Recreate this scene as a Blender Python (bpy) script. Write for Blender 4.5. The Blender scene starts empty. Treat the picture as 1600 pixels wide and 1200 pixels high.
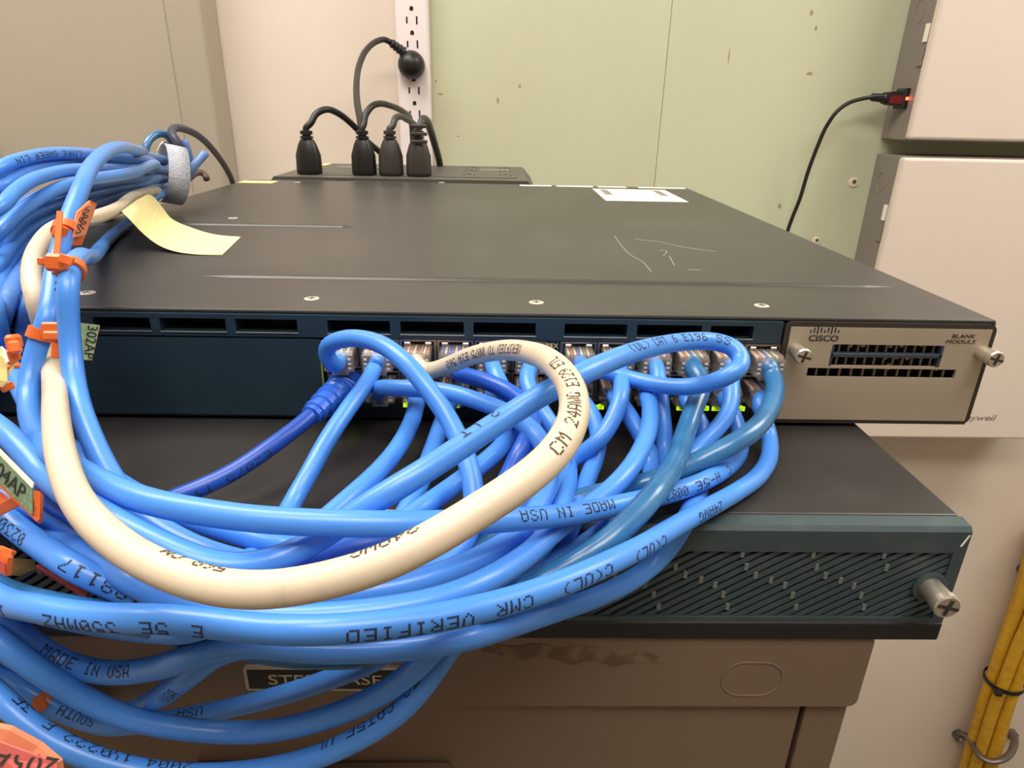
import bpy, bmesh, math, random
import numpy as np
from mathutils import Vector, Matrix
random.seed(7)
SC = bpy.context.scene
COL = SC.collection

# ------------------------------------------------------------------ camera
CP = np.array([-0.19083, -0.24093, 0.11575]); YAW, PITCH, ROLL, FPX = 0.02363, 0.39333, 0.02148, 1036.71
cy, sy, cp_, sp_ = math.cos(YAW), math.sin(YAW), math.cos(PITCH), math.sin(PITCH)
_f = np.array([sy*cp_, cy*cp_, -sp_]); _r = np.array([cy, -sy, 0.]); _u = np.cross(_r, _f)
R_ = math.cos(ROLL)*_r + math.sin(ROLL)*_u; U_ = -math.sin(ROLL)*_r + math.cos(ROLL)*_u; F_ = _f
cam = bpy.data.cameras.new('camera'); co = bpy.data.objects.new('camera', cam); COL.objects.link(co)
cam.sensor_fit = 'HORIZONTAL'; cam.sensor_width = 36; cam.lens = 36*FPX/1600; cam.clip_start = .005; cam.clip_end = 20
co.matrix_world = Matrix(((R_[0], U_[0], -F_[0], CP[0]), (R_[1], U_[1], -F_[1], CP[1]), (R_[2], U_[2], -F_[2], CP[2]), (0, 0, 0, 1)))
SC.camera = co
# ------------------------------------------------------------------ light
W = bpy.data.worlds.new('world'); SC.world = W; W.use_nodes = True
W.node_tree.nodes['Background'].inputs[0].default_value = (1, .9, .78, 1)
W.node_tree.nodes['Background'].inputs[1].default_value = .15
def area(name, loc, size, power, color, rot=(0, 0, 0)):
    l = bpy.data.lights.new(name, 'AREA'); l.shape = 'RECTANGLE'; l.size, l.size_y = size; l.energy = power; l.color = color
    o = bpy.data.objects.new(name, l); o.location = loc; o.rotation_euler = rot; COL.objects.link(o); return o
LAMPS = [(-.95, .25, 1.27), (1.3, .25, 1.27), (-.1, -.62, 1.27)]  # the last one is an added fill for the cables and front faces
for L_, e_ in zip(LAMPS, (14.5, 15.5, 11)): area('ceiling_and_fill_light', L_, (1.15, .5), e_, (1, .965, .93))
SC.view_settings.view_transform = 'Standard'; SC.view_settings.look = 'None'
SC.view_settings.exposure = 0.0; SC.view_settings.gamma = 1.0; SC.view_settings.use_curve_mapping = False

# ------------------------------------------------------------------ helpers: sight lines
def ray(u, v): return R_*((u-800)/FPX) + U_*((600-v)/FPX) + F_
def at_d(u, v, d): return CP + ray(u, v)*d
def at_y(u, v, y): r = ray(u, v); return CP + r*((y-CP[1])/r[1])
def at_z(u, v, z): r = ray(u, v); return CP + r*((z-CP[2])/r[2])
def proj(P):
    d = np.asarray(P)-CP; a, b, c = d@R_, d@U_, d@F_
    return np.stack([800+FPX*a/c, 600-FPX*b/c, c], -1)
# ------------------------------------------------------------------ helpers: materials
def lin(c): return tuple((x/255/12.92 if x/255 <= .04045 else ((x/255+.055)/1.055)**2.4) for x in c)+(1,)
def mat(name, rgb, rough=.5, metal=0, var=None, bump=None, alpha=1, emit=None, coat=0, spec=.5, sss=0, scale=(1, 1, 1)):
    m = bpy.data.materials.new(name); m.use_nodes = True; nt = m.node_tree; b = nt.nodes['Principled BSDF']
    b.inputs['Base Color'].default_value = lin(rgb); b.inputs['Roughness'].default_value = rough
    b.inputs['Metallic'].default_value = metal; b.inputs['Alpha'].default_value = alpha
    b.inputs['Coat Weight'].default_value = coat; b.inputs['Coat Roughness'].default_value = .15
    b.inputs['Specular IOR Level'].default_value = spec
    if emit: b.inputs['Emission Color'].default_value = lin(emit[0]); b.inputs['Emission Strength'].default_value = emit[1]
    if var or bump:
        tc = nt.nodes.new('ShaderNodeTexCoord'); mp = nt.nodes.new('ShaderNodeMapping'); mp.inputs['Scale'].default_value = scale
        nt.links.new(tc.outputs['Object'], mp.inputs[0])
    if var:      # (scale, other colour, low, high)
        n = nt.nodes.new('ShaderNodeTexNoise'); n.inputs['Scale'].default_value = var[0]; n.inputs['Detail'].default_value = 6
        rp = nt.nodes.new('ShaderNodeValToRGB'); rp.color_ramp.elements[0].position = var[2]; rp.color_ramp.elements[1].position = var[3]
        rp.color_ramp.elements[0].color = lin(rgb); rp.color_ramp.elements[1].color = lin(var[1])
        nt.links.new(mp.outputs[0], n.inputs['Vector']); nt.links.new(n.outputs['Fac'], rp.inputs[0]); nt.links.new(rp.outputs[0], b.inputs['Base Color'])
    if bump:     # (scale, strength, distance)
        n = nt.nodes.new('ShaderNodeTexNoise'); n.inputs['Scale'].default_value = bump[0]; n.inputs['Detail'].default_value = 4
        bp = nt.nodes.new('ShaderNodeBump'); bp.inputs['Strength'].default_value = bump[1]; bp.inputs['Distance'].default_value = bump[2]
        nt.links.new(mp.outputs[0], n.inputs['Vector']); nt.links.new(n.outputs['Fac'], bp.inputs['Height']); nt.links.new(bp.outputs[0], b.inputs['Normal'])
    return m
M = dict(
    cream=mat('cream_wall_paint', (227, 216, 203), .75, var=(3, (221, 208, 194), .3, .75), bump=(160, .15, .002)),
    ceil=mat('ceiling_paint', (225, 220, 210), .9), floor=mat('floor_tile', (128, 124, 118), .6, var=(9, (100, 92, 82), .4, .6)),
    green=mat('green_board_paint', (203, 208, 178), .6, var=(2.2, (197, 199, 170), .35, .7), bump=(90, .12, .002)),
    greenseam=mat('board_seam', (160, 150, 105), .8), pit=mat('plaster_pit', (228, 215, 196), .9), pitdark=mat('hole_dark', (95, 84, 66), .9),
    tancab=mat('tan_cabinet_enamel', (178, 168, 153), .28, var=(1.5, (168, 160, 146), .35, .7), coat=.2),
    top=mat('switch_lid_steel', (56, 54, 52), .38, 0, var=(14, (66, 63, 61), .45, .75), bump=(900, .05, .0003)),
    rlid=mat('router_lid_steel', (46, 44, 43), .42, 0, var=(35, (60, 57, 56), .55, .85), bump=(900, .08, .0004)),
    teal=mat('teal_bezel_plastic', (32, 52, 63), .45, var=(60, (38, 58, 68), .4, .7), bump=(1500, .05, .0003)),
    teal2=mat('grille_plastic', (54, 68, 73), .5, var=(90, (66, 78, 81), .5, .8)),
    black=mat('black_plastic', (20, 20, 21), .45), dark=mat('cavity_shade', (9, 9, 10), .8),  # near-black stands in for the shade inside openings
    cage=mat('port_shield_steel', (150, 138, 126), .3, .9), steel=mat('brushed_plate', (186, 174, 156), .42, .35, var=(18, (176, 164, 146), .35, .7), scale=(.12, 1, 5)),
    chrome=mat('screw_nickel', (215, 206, 192), .32, .85), lip_glint=mat('highlit_vent_lip', (122, 124, 124), .4, .3), scratch=mat('lid_scratch', (150, 143, 134), .6), scr=mat('lid_screw', (205, 198, 186), .4, .3),
    frame=mat('module_frame', (62, 56, 52), .4, .3), rib=mat('tick_plastic', (104, 110, 108), .5), print=mat('black_print', (42, 38, 36), .7),
    slot=mat('slot_blue', (52, 62, 78), .45), teeth=mat('slot_teeth', (120, 112, 102), .4, .6), pale=mat('slot_glint_cream', (226, 214, 198), .6),
    led=mat('port_light', (190, 235, 30), .5, emit=((190, 240, 20), 1.1)), ledtext=mat('port_digit', (30, 40, 20), .6),
    plug=mat('clear_plug', (170, 160, 152), .15, alpha=.3, coat=.6), latch=mat('clear_latch', (205, 198, 192), .2, alpha=.5), mark=mat('port_mark_paint', (150, 158, 62), .6),
    wo=mat('orange_wire', (205, 120, 80), .5), wb=mat('blue_wire', (70, 105, 200), .5), ww=mat('white_wire', (225, 215, 205), .5), wbr=mat('brown_wire', (120, 88, 70), .5), wg=mat('green_wire', (95, 150, 110), .5),
    gold=mat('gold_contact', (210, 165, 80), .25, 1),
    lblue=mat('light_blue_jacket', (72, 140, 230), .36, coat=.12), mblue=mat('mid_blue_jacket', (58, 112, 206), .34, coat=.15),
    dusty=mat('dusty_blue_jacket', (70, 124, 205), .5, var=(260, (120, 140, 170), .5, .8)), royal=mat('royal_blue_jacket', (36, 92, 196), .36, coat=.1),
    navy=mat('patch_blue_jacket', (26, 74, 168), .38, coat=.1), teal_j=mat('steel_blue_jacket', (44, 104, 156), .3, coat=.3, var=(120, (56, 120, 168), .45, .75)),
    beige=mat('beige_jacket', (212, 197, 175), .42, var=(180, (192, 176, 154), .62, .8)), darkj=mat('dark_blue_jacket', (44, 48, 70), .5), brownj=mat('brown_jacket', (96, 78, 74), .6),
    ink=mat('jacket_ink', (26, 36, 66), .6), inkb=mat('brown_ink', (74, 58, 44), .6),
    orange=mat('orange_nylon', (226, 106, 44), .38, coat=.1), copper=mat('copper_nylon', (178, 92, 46), .3, coat=.3),
    paperg=mat('green_label', (150, 178, 128), .7, var=(900, (170, 190, 148), .45, .6)), paperg2=mat('sage_label', (112, 140, 110), .7, var=(900, (140, 160, 130), .5, .6)),
    paperw=mat('white_paper', (240, 234, 222), .7), papero=mat('salmon_label', (222, 136, 100), .6), paperp=mat('pink_label', (228, 112, 108), .55), paperr=mat('red_label', (186, 72, 58), .6),
    papery=mat('yellow_label', (232, 212, 140), .7), note=mat('yellow_paper', (238, 224, 164), .75), wood=mat('tan_label', (150, 118, 66), .7),
    velcro=mat('grey_hook_tape', (176, 180, 192), .8, bump=(900, .6, .002)),
    cab=mat('brown_cabinet_enamel', (116, 97, 81), .42, var=(4, (108, 90, 75), .35, .7)), cabdark=mat('cabinet_gap', (28, 22, 17), .8),
    residue=mat('glue_residue', (92, 74, 58), .8, var=(160, (116, 96, 76), .45, .6)), plate=mat('plate_black', (24, 20, 17), .4), brass=mat('plate_silver', (196, 184, 164), .35, .3),
    white=mat('white_plastic', (236, 226, 228), .4), greybox=mat('grey_box_enamel', (134, 126, 122), .5), door=mat('cream_door_enamel', (226, 213, 202), .4, coat=.1),
    upsb=mat('charcoal_plastic', (84, 80, 74), .5, bump=(700, .1, .0005)), rubber=mat('black_rubber', (24, 22, 22), .4), rubber2=mat('worn_rubber', (54, 50, 48), .45),
    red=mat('red_lamp', (255, 60, 40), .3, emit=((255, 70, 40), 9)), redtint=mat('red_plug_core', (110, 14, 22), .35),
    yellow=mat('yellow_jacket', (214, 166, 40), .45, var=(60, (196, 146, 30), .4, .7)), ring=mat('grey_iron', (120, 110, 102), .4, .7),
    lampf=mat('lamp_frame', (230, 228, 222), .5), lampd=mat('lamp_diffuser', (255, 250, 240), .5, emit=((255, 242, 222), 6)),
)
def dust(m, rgb, y0, y1, amt):
    nt = m.node_tree; b = nt.nodes['Principled BSDF']; L = nt.links.new; g = nt.nodes.new('ShaderNodeNewGeometry'); s = nt.nodes.new('ShaderNodeSeparateXYZ'); L(g.outputs['Position'], s.inputs[0])
    r = nt.nodes.new('ShaderNodeMapRange'); r.inputs[1].default_value, r.inputs[2].default_value, r.inputs[3].default_value, r.inputs[4].default_value = y0, y1, 0, 1; L(s.outputs['Y'], r.inputs[0])
    n = nt.nodes.new('ShaderNodeTexNoise'); n.inputs['Scale'].default_value = 130; n.inputs['Detail'].default_value = 5; L(g.outputs['Position'], n.inputs['Vector'])
    k = nt.nodes.new('ShaderNodeMapRange'); k.inputs[1].default_value, k.inputs[2].default_value, k.inputs[3].default_value, k.inputs[4].default_value = .38, .62, .25, amt; L(n.outputs['Fac'], k.inputs[0])
    x = nt.nodes.new('ShaderNodeMath'); x.operation = 'MULTIPLY'; L(r.outputs[0], x.inputs[0]); L(k.outputs[0], x.inputs[1])
    mx = nt.nodes.new('ShaderNodeMix'); mx.data_type = 'RGBA'; L(x.outputs[0], mx.inputs[0]); mx.inputs[7].default_value = lin(rgb)
    bc = b.inputs['Base Color']
    if bc.is_linked: L(bc.links[0].from_socket, mx.inputs[6])
    else: mx.inputs[6].default_value = bc.default_value
    L(mx.outputs[2], bc)
for k_ in ('lblue', 'dusty'): dust(M[k_], (112, 122, 142), .06, .19, .8)
dust(M['beige'], (168, 156, 142), .06, .19, .8)
# ------------------------------------------------------------------ helpers: objects
ORG = {}
def thing(name, label, cat, loc=(0, 0, 0), group=None):
    o = bpy.data.objects.new(name, None); o.empty_display_size = .01; COL.objects.link(o); o.location = loc
    o['label'] = label; o['category'] = cat; ORG[o.name] = Vector(loc)
    if group: o['group'] = group
    return o
def obj(name, bm, m, parent=None, label=None, smooth=False, structure=False, at=None, tag=None):
    me = bpy.data.meshes.new(name)
    base = ORG[parent.name].copy() if parent else Vector((0, 0, 0))
    org = Vector(at) if at is not None else base
    bmesh.ops.recalc_face_normals(bm, faces=bm.faces)
    bm.transform(Matrix.Translation(-org)); bm.to_mesh(me); bm.free()
    if smooth: me.polygons.foreach_set('use_smooth', [True]*len(me.polygons))
    for x in (m if isinstance(m, (list, tuple)) else [m]): me.materials.append(x)
    o = bpy.data.objects.new(name, me); COL.objects.link(o); o.location = org-base
    if parent: o.parent = parent
    if label: o['label'] = label
    if structure: o['kind'] = 'structure'
    if tag:
        o['label'], o['category'] = tag[0], tag[1]
        if len(tag) > 2: o['group'] = tag[2]
    ORG[o.name] = org; return o
def nb(): return bmesh.new()
def box(bm, x0, x1, y0, y1, z0, z1, bev=0, seg=2):
    vs = [bm.verts.new((x, y, z)) for x in (x0, x1) for y in (y0, y1) for z in (z0, z1)]
    fs = [bm.faces.new([vs[i] for i in q]) for q in ((0, 1, 3, 2), (4, 6, 7, 5), (0, 4, 5, 1), (2, 3, 7, 6), (0, 2, 6, 4), (1, 5, 7, 3))]
    if bev: bmesh.ops.bevel(bm, geom=list({e for f in fs for e in f.edges}), offset=bev, segments=seg, affect='EDGES', profile=.5)
    return bm
def frame3(d):
    d = Vector(d).normalized(); a = Vector((0, 0, 1)) if abs(d.z) < .9 else Vector((1, 0, 0))
    x = d.cross(a).normalized(); return x, d.cross(x).normalized(), d
def lathe(bm, p0, d, prof, n=20):
    """prof: list of (radius, distance along d)"""
    x, y, d = frame3(d); p0 = Vector(p0); rings = []
    for r, h in prof:
        rings.append([bm.verts.new(p0+d*h+(x*math.cos(2*math.pi*k/n)+y*math.sin(2*math.pi*k/n))*max(r, 1e-6)) for k in range(n)])
    for a, b in zip(rings, rings[1:]):
        for k in range(n): bm.faces.new((a[k], a[(k+1) % n], b[(k+1) % n], b[k]))
    bm.faces.new(rings[0][::-1]); bm.faces.new(rings[-1]); return bm
def cyl(bm, p0, p1, r, n=16):
    d = Vector(p1)-Vector(p0); return lathe(bm, p0, d, [(r, 0), (r, d.length)], n)
def prism(bm, pts, ax, a0, a1):
    """polygon pts extruded along axis ax (0 x,1 y,2 z)"""
    def P(p, a): q = list(p); q.insert(ax, a); return q
    A = [bm.verts.new(P(p, a0)) for p in pts]; B = [bm.verts.new(P(p, a1)) for p in pts]
    bm.faces.new(A[::-1]); bm.faces.new(B); n = len(pts)
    for k in range(n): bm.faces.new((A[k], A[(k+1) % n], B[(k+1) % n], B[k]))
    return bm
def rrect(x0, x1, z0, z1, r, n=5):
    out = []
    for cx, cz, a in ((x1-r, z1-r, 0), (x0+r, z1-r, 90), (x0+r, z0+r, 180), (x1-r, z0+r, 270)):
        for k in range(n+1):
            t = math.radians(a+90*k/n); out.append((cx+r*math.cos(t), cz+r*math.sin(t)))
    return out
def slab(bm, quad, th, n=None):
    """plate from a 3-D polygon, th thick on the side away from normal"""
    q = [Vector(p) for p in quad]; nn = n or (q[1]-q[0]).cross(q[2]-q[0]).normalized()
    A = [bm.verts.new(p) for p in q]; B = [bm.verts.new(p-nn*th) for p in q]
    bm.faces.new(A); bm.faces.new(B[::-1]); k = len(q)
    for i in range(k): bm.faces.new((A[i], B[i], B[(i+1) % k], A[(i+1) % k]))
    return bm
def spline(P, step):
    P = np.asarray(P, float); P = np.vstack([2*P[0]-P[1], P, 2*P[-1]-P[-2]]); out = []
    for i in range(1, len(P)-2):
        p0, p1, p2, p3 = P[i-1:i+3]
        t0 = 0; t1 = t0+max(np.linalg.norm(p1-p0), 1e-6)**.5; t2 = t1+max(np.linalg.norm(p2-p1), 1e-6)**.5; t3 = t2+max(np.linalg.norm(p3-p2), 1e-6)**.5
        n = max(2, int(np.linalg.norm(p2-p1)/step*1.5)+1); t = np.linspace(t1, t2, n, endpoint=False)[:, None]
        a1 = (t1-t)/(t1-t0)*p0+(t-t0)/(t1-t0)*p1; a2 = (t2-t)/(t2-t1)*p1+(t-t1)/(t2-t1)*p2; a3 = (t3-t)/(t3-t2)*p2+(t-t2)/(t3-t2)*p3
        b1 = (t2-t)/(t2-t0)*a1+(t-t0)/(t2-t0)*a2; b2 = (t3-t)/(t3-t1)*a2+(t-t1)/(t3-t1)*a3
        out.append((t2-t)/(t2-t1)*b1+(t-t1)/(t2-t1)*b2)
    return resample(np.vstack(out+[P[-2][None]]), step)
def resample(Q, step):
    s = np.r_[0, np.cumsum(np.linalg.norm(np.diff(Q, axis=0), axis=1))]; n = max(3, int(round(s[-1]/step))+1)
    t = np.linspace(0, s[-1], n); return np.stack([np.interp(t, s, Q[:, k]) for k in range(3)], 1)
def frames(Q):
    T = np.gradient(Q, axis=0); T /= np.linalg.norm(T, axis=1)[:, None]+1e-12
    a = np.array([0, 0, 1.]) if abs(T[0, 2]) < .9 else np.array([1., 0, 0]); n = np.cross(T[0], a); n /= np.linalg.norm(n); N = [n]
    for i in range(1, len(Q)):
        n = N[-1]-T[i]*(N[-1]@T[i]); N.append(n/np.linalg.norm(n))
    N = np.array(N); return T, N, np.cross(T, N)
def tube(bm, Q, r, n=14, flat=1.0):
    T, N, B = frames(np.asarray(Q)); r = np.broadcast_to(r, len(Q)); rings = []
    for i in range(len(Q)):
        rings.append([bm.verts.new(Q[i]+(N[i]*math.cos(2*math.pi*k/n)+B[i]*math.sin(2*math.pi*k/n)*flat)*r[i]) for k in range(n)])
    for a, b in zip(rings, rings[1:]):
        for k in range(n): bm.faces.new((a[k], a[(k+1) % n], b[(k+1) % n], b[k]))
    for ring, p, t in ((rings[0], Q[0], -T[0]), (rings[-1], Q[-1], T[-1])):
        c = bm.verts.new(p+t*r[0]*.15)
        for k in range(n): bm.faces.new((ring[k], ring[(k+1) % n], c))
    return bm
def text(parent, name, s, o, ex, ey, h, m, th=.0001, shear=0, align='CENTER', stretch=1, label=None, bold=0):
    cu = bpy.data.curves.new('t', 'FONT'); cu.body = s; cu.size = h/.7; cu.shear = shear; cu.align_x = align; cu.align_y = 'CENTER'; cu.resolution_u = 3; cu.offset = bold*h
    t = bpy.data.objects.new('t', cu); COL.objects.link(t); bpy.context.view_layer.update()
    me = bpy.data.meshes.new_from_object(t.evaluated_get(bpy.context.evaluated_depsgraph_get()))
    bpy.data.objects.remove(t); bpy.data.curves.remove(cu)
    ex, ey = Vector(ex).normalized(), Vector(ey).normalized(); ez = ex.cross(ey); o = Vector(o)
    bm = nb(); bm.from_mesh(me); bpy.data.meshes.remove(me)
    for v in bm.verts: v.co = o+ex*v.co.x*stretch+ey*v.co.y+ez*th
    g = bmesh.ops.extrude_face_region(bm, geom=bm.faces[:])
    for e in g['geom']:
        if isinstance(e, bmesh.types.BMVert): e.co -= ez*th*.9
    return obj(name, bm, m, parent, label)

# ------------------------------------------------------------------ the room
FZ, CZ = -1.56, 1.3
struct = lambda n, b, m: obj(n, b, m, structure=True)
struct('wall_back', box(nb(), -2.2, 2.4, .95, 1.05, FZ, CZ), M['cream'])
struct('wall_left', box(nb(), -2.3, -2.2, -2.7, 1.05, FZ, CZ), M['cream'])
struct('wall_right', box(nb(), 2.4, 2.5, -2.7, 1.05, FZ, CZ), M['cream'])
struct('wall_front', box(nb(), -2.3, 2.5, -2.8, -2.7, FZ, CZ), M['cream'])
struct('floor', box(nb(), -2.3, 2.5, -2.8, 1.05, FZ-.1, FZ), M['floor'])
struct('ceiling', box(nb(), -2.3, 2.5, -2.8, 1.05, CZ, CZ+.1), M['ceil'])
for i, (x, y, z) in enumerate(LAMPS):
    t = thing('ceiling_and_fill_panel', ['flat white ceiling light panel above the tan cabinet', 'flat white ceiling light panel above the wall boxes', 'flat white ceiling light panel right above the cable tangle'][i], 'light', (x, y, CZ))
    b = nb(); [box(b, *q) for q in ((x-.62, x+.62, y-.3, y-.27, CZ-.03, CZ), (x-.62, x+.62, y+.27, y+.3, CZ-.03, CZ), (x-.62, x-.59, y-.27, y+.27, CZ-.03, CZ), (x+.59, x+.62, y-.27, y+.27, CZ-.03, CZ))]
    obj('frame', b, M['lampf'], t); obj('diffuser', box(nb(), x-.59, x+.59, y-.27, y+.27, CZ-.018, CZ-.012), M['lampd'], t)
# green board with its seam, pits and screw holes
t = thing('backboard', 'pale green painted plywood board fixed to the back wall', 'board', (.5, .945, -.42))
obj('panel', box(nb(), -.316, .0735, 0.938, .9497, -.42, 1.2), M['green'], t, at=(-.1, .94, .3))
obj('panel', box(nb(), .0745, 2.2, 0.938, .9497, -.42, 1.2), M['green'], t, at=(1, .94, .3))
obj('seam', box(nb(), .0735, .0745, 0.9395, .9497, -.42, 1.2), M['greenseam'], t)
for u, v, r in ((1333, 285, .0075), (1275, 376, .006)):
    P = at_y(u, v, .938); b = nb(); lathe(b, P, (0, -1, 0), [(r*1.15, 0), (r, .0022), (r*.55, .0022)], 9); o = obj('anchor', b, M['pit'], t, 'cream wall anchor')
    b = nb(); lathe(b, P+np.array([.001, -.0021, .001]), (0, -1, 0), [(r*.5, 0), (r*.45, .0006)], 10); obj('hole', b, M['pitdark'], o)
for u, v, w, h in ((812, 135, 4, 6), (688, 147, 8, 3), (681, 127, 3, 4), (1268, 20, 5, 8), (1275, 44, 4, 7), (1265, 115, 10, 5), (716, 213, 6, 2), (778, 157, 4, 9), (1139, 88, 2, 22), (1218, 322, 6, 8)):
    P = at_y(u, v, .938); s = .0011; b = nb(); lathe(b, P, (0, -1, 0), [(1, 0), (.8, .0003)], 7)
    bmesh.ops.scale(b, vec=(w*s*.5, 1, h*s*.5), verts=b.verts, space=Matrix.Translation(-Vector(P))); obj('scuff', b, M['greenseam'], t)
# tall tan cabinet at the left
t = thing('metal_cabinet', 'tall glossy tan metal cabinet against the back wall at far left', 'cabinet', (-.95, .95, FZ))
obj('body', box(nb(), -1.3, -.637, 0.885, .9495, FZ, 1.1, .004), M['tancab'], t)
obj('door', box(nb(), -1.28, -.690, .8835, .885, FZ+.1, 1.05, .0006), M['tancab'], t)
obj('hinge', box(nb(), -1.0, -.99, .87, .8835, .0, .06, .001), M['ring'], t)

# ------------------------------------------------------------------ filing cabinet
t = thing('filing_cabinet', 'brown steel filing cabinet carrying the stacked equipment', 'cabinet', (-.2525, .3, FZ))
b = nb(); prism(b, rrect(-.443, -.0625, -.0775, -.0455, .003), 1, -.0695, .70); obj('top', b, M['cab'], t)
obj('body', box(nb(), -.439, -.0635, -.058, .69, FZ, -.0775), M['cab'], t)
b = nb(); box(b, -.0785, -.0635, -.067, -.058, FZ, -.0778, .0006); box(b, -.439, -.43, -.067, -.058, FZ, -.0778, .0006); obj('stile', b, M['cab'], t)
for k in range(4):
    z1 = -.0785-k*.36; dr = obj('drawer', box(nb(), -.4285, -.0803, -.067, -.058, z1-.35, z1, .001), M['cab'], t, at=(-.254, -.067, z1))
    b = nb(); box(b, -.30, -.2065, -.0735, -.067, z1-.034, z1-.029, .0015); obj('pull', b, M['cab'], dr)
obj('gap', box(nb(), -.4303, -.0784, -.0595, -.058, -1.52, -.0778), M['cabdark'], t)
b = nb(); q = rrect(-.2750, -.2205, -.0692, -.0588, .0012); prism(b, q, 1, -.0708, -.0695); pl = obj('name_plate', b, M['brass'], t, 'silver-edged name plate')
b = nb(); box(b, -.2738, -.2217, -.0711, -.0707, -.0681, -.0599); obj('plate_field', b, M['plate'], pl)
text(pl, 'lettering', 'STEELCASE', (-.2478, -.0711, -.0640), (1, 0, 0), (0, 0, 1), .0042, M['brass'], .0003, stretch=1.32)
b = nb(); P = [(x, z) for x, z in rrect(-.1122, -.0912, -.0722, -.0572, .0073, 8)]
Q = np.array([(x, -.0696, z) for x, z in P]+[(P[0][0], -.0696, P[0][1])]); tube(b, Q, .00028, 6); obj('knockout', b, M['cab'], t)
b = nb(); random.seed(3); up, dn = [], []
for k in range(15):
    f = k/14; x = -.196+f*.064; c = -.0518-.0038*f+.0008*math.sin(k*1.7); w = .0040*(math.sin(math.pi*min(1, max(0.04, f*.94+.04)))**.6)*random.uniform(.7, 1.15)
    up.append((x, c+w)); dn.append((x, c-w))
prism(b, up+dn[::-1], 1, -.0697, -.0695); obj('glue_mark', b, M['residue'], t, 'worn patch of old glue')

# ------------------------------------------------------------------ router (lower unit)
RX0, RX1, RY = -.480, -.0422, -.070
t = thing('router', 'dark rack router with slanted grille under the switch', 'router', (-.26, .15, -.0455))
obj('chassis', box(nb(), RX0+.001, RX1-.001, RY+.006, .36, -.0452, -.001, .0008), M['rlid'], t)
b = nb()                                                       # front bezel: rails round the grille opening
GZ0, GZ1, GX1 = -.0372, -.0112, -.0462
prism(b, [(RY+.006, -.0014), (RY+.0012, -.0019), (RY, -.0034), (RY, GZ1), (RY+.007, GZ1)], 0, RX0, RX1)
box(b, RX0, RX1, RY, RY+.007, -.0392, GZ0); box(b, GX1, RX1, RY, RY+.007, GZ0, GZ1); box(b, RX0, RX0+.006, RY, RY+.007, GZ0, GZ1)
bz = obj('bezel', b, M['teal2'], t)
obj('base_strip', box(nb(), RX0, RX1, RY-.0006, RY+.007, -.0462, -.0391, .0006), M['black'], bz)
b = nb(); random.seed(5); x_ = -.33
while x_ < -.19:
    w_ = random.uniform(.003, .016); box(b, x_, x_+w_, RY+.0052, RY+.0052+random.uniform(.0004, .0011), -.0012, -.0008); x_ += w_+random.uniform(.001, .008)
obj('worn_edge', b, M['scr'], t, 'bright worn paint along the lid edge')
obj('grille_shade_sheet', box(nb(), RX0+.004, RX1-.003, RY+.0062, RY+.0068, GZ0-.001, GZ1+.001), M['dark'], t)  # black sheet paints in the shade between the bars
def clip(poly, x0, x1, z0, z1):
    for ax, lim, s in ((0, x0, 1), (0, x1, -1), (1, z0, 1), (1, z1, -1)):
        out = []
        for i in range(len(poly)):
            a, c = poly[i-1], poly[i]; da, dc = s*(a[ax]-lim), s*(c[ax]-lim)
            if (da >= 0) != (dc >= 0): k = da/(da-dc); out.append((a[0]+k*(c[0]-a[0]), a[1]+k*(c[1]-a[1])))
            if dc >= 0: out.append(c)
        poly = out
        if len(poly) < 3: return []
    return poly
b = nb(); sl = math.tan(math.radians(33))
x = RX0-.06
while x < RX1:
    w = .0029; L = (GZ1-GZ0+.01)/sl
    q = clip([(x, GZ0-.005), (x+w, GZ0-.005), (x+w+L, GZ1+.005), (x+L, GZ1+.005)], RX0+.005, GX1+.0005, GZ0-.0005, GZ1+.0005)
    if q: prism(b, q, 1, RY+.0006, RY+.0026)
    x += .0050
obj('grille', b, M['teal2'], t)
b = nb(); tick = [(720, 280), (733, 333), (770, 368), (832, 388), (888, 410), (918, 450), (930, 500)]
for k in range(-15, 2):
    for a, c in tick:
        P = at_y(1000+a/2.667, 760+c/2.667, RY+.001); x = P[0]+k*.0226; z = P[2]
        if RX0+.01 < x < GX1-.002 and not (k == 1 and c > 350): box(b, x-.0006, x+.0006, RY+.0003, RY+.003, z-.0012, z+.0012)
obj('grille_link', b, M['rib'], t, 'small grey links joining the grille bars'); 
P = at_y(1453, 918, RY); b = nb(); lathe(b, P+np.array([0, .0015, 0]), (0, -1, 0), [(.0056, 0), (.0056, .0016), (.0048, .0018)], 24); obj('screw_boss', b, M['teal2'], t)
def thumbscrew(parent, P, L, r):
    b = nb(); lathe(b, P, (0, -1, 0), [(r*.92, 0), (r*.92, L*.62), (r*.8, L*.64), (r*.8, L*.7), (r*1.03, L*.72), (r*1.03, L*.95), (r*.9, L)], 28)
    s = obj('thumb_screw', b, M['chrome'], parent, smooth=False)
    b = nb(); y = P[1]-L-.0001; w = r*.13
    box(b, P[0]-r*.85, P[0]+r*.85, y-.0002, y+.0006, P[2]-w, P[2]+w); box(b, P[0]-w, P[0]+w, y-.00025, y+.0006, P[2]-r*.7, P[2]+r*.7)
    bmesh.ops.rotate(b, cent=Vector((P[0], y, P[2])), matrix=Matrix.Rotation(.25, 3, 'Y'), verts=b.verts); obj('screw_slot', b, M['frame'], s)
thumbscrew(t, P, .0095, .0041)
b = nb(); P = at_y(1508, 846, RY-.0002); slab(b, [P+np.array(q) for q in ((-.0011, 0, -.002), (-.0004, 0, -.002), (.0012, 0, .0022), (.0006, 0, .0022))], .0001); obj('paint_nick', b, M['paperw'], t)

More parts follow.
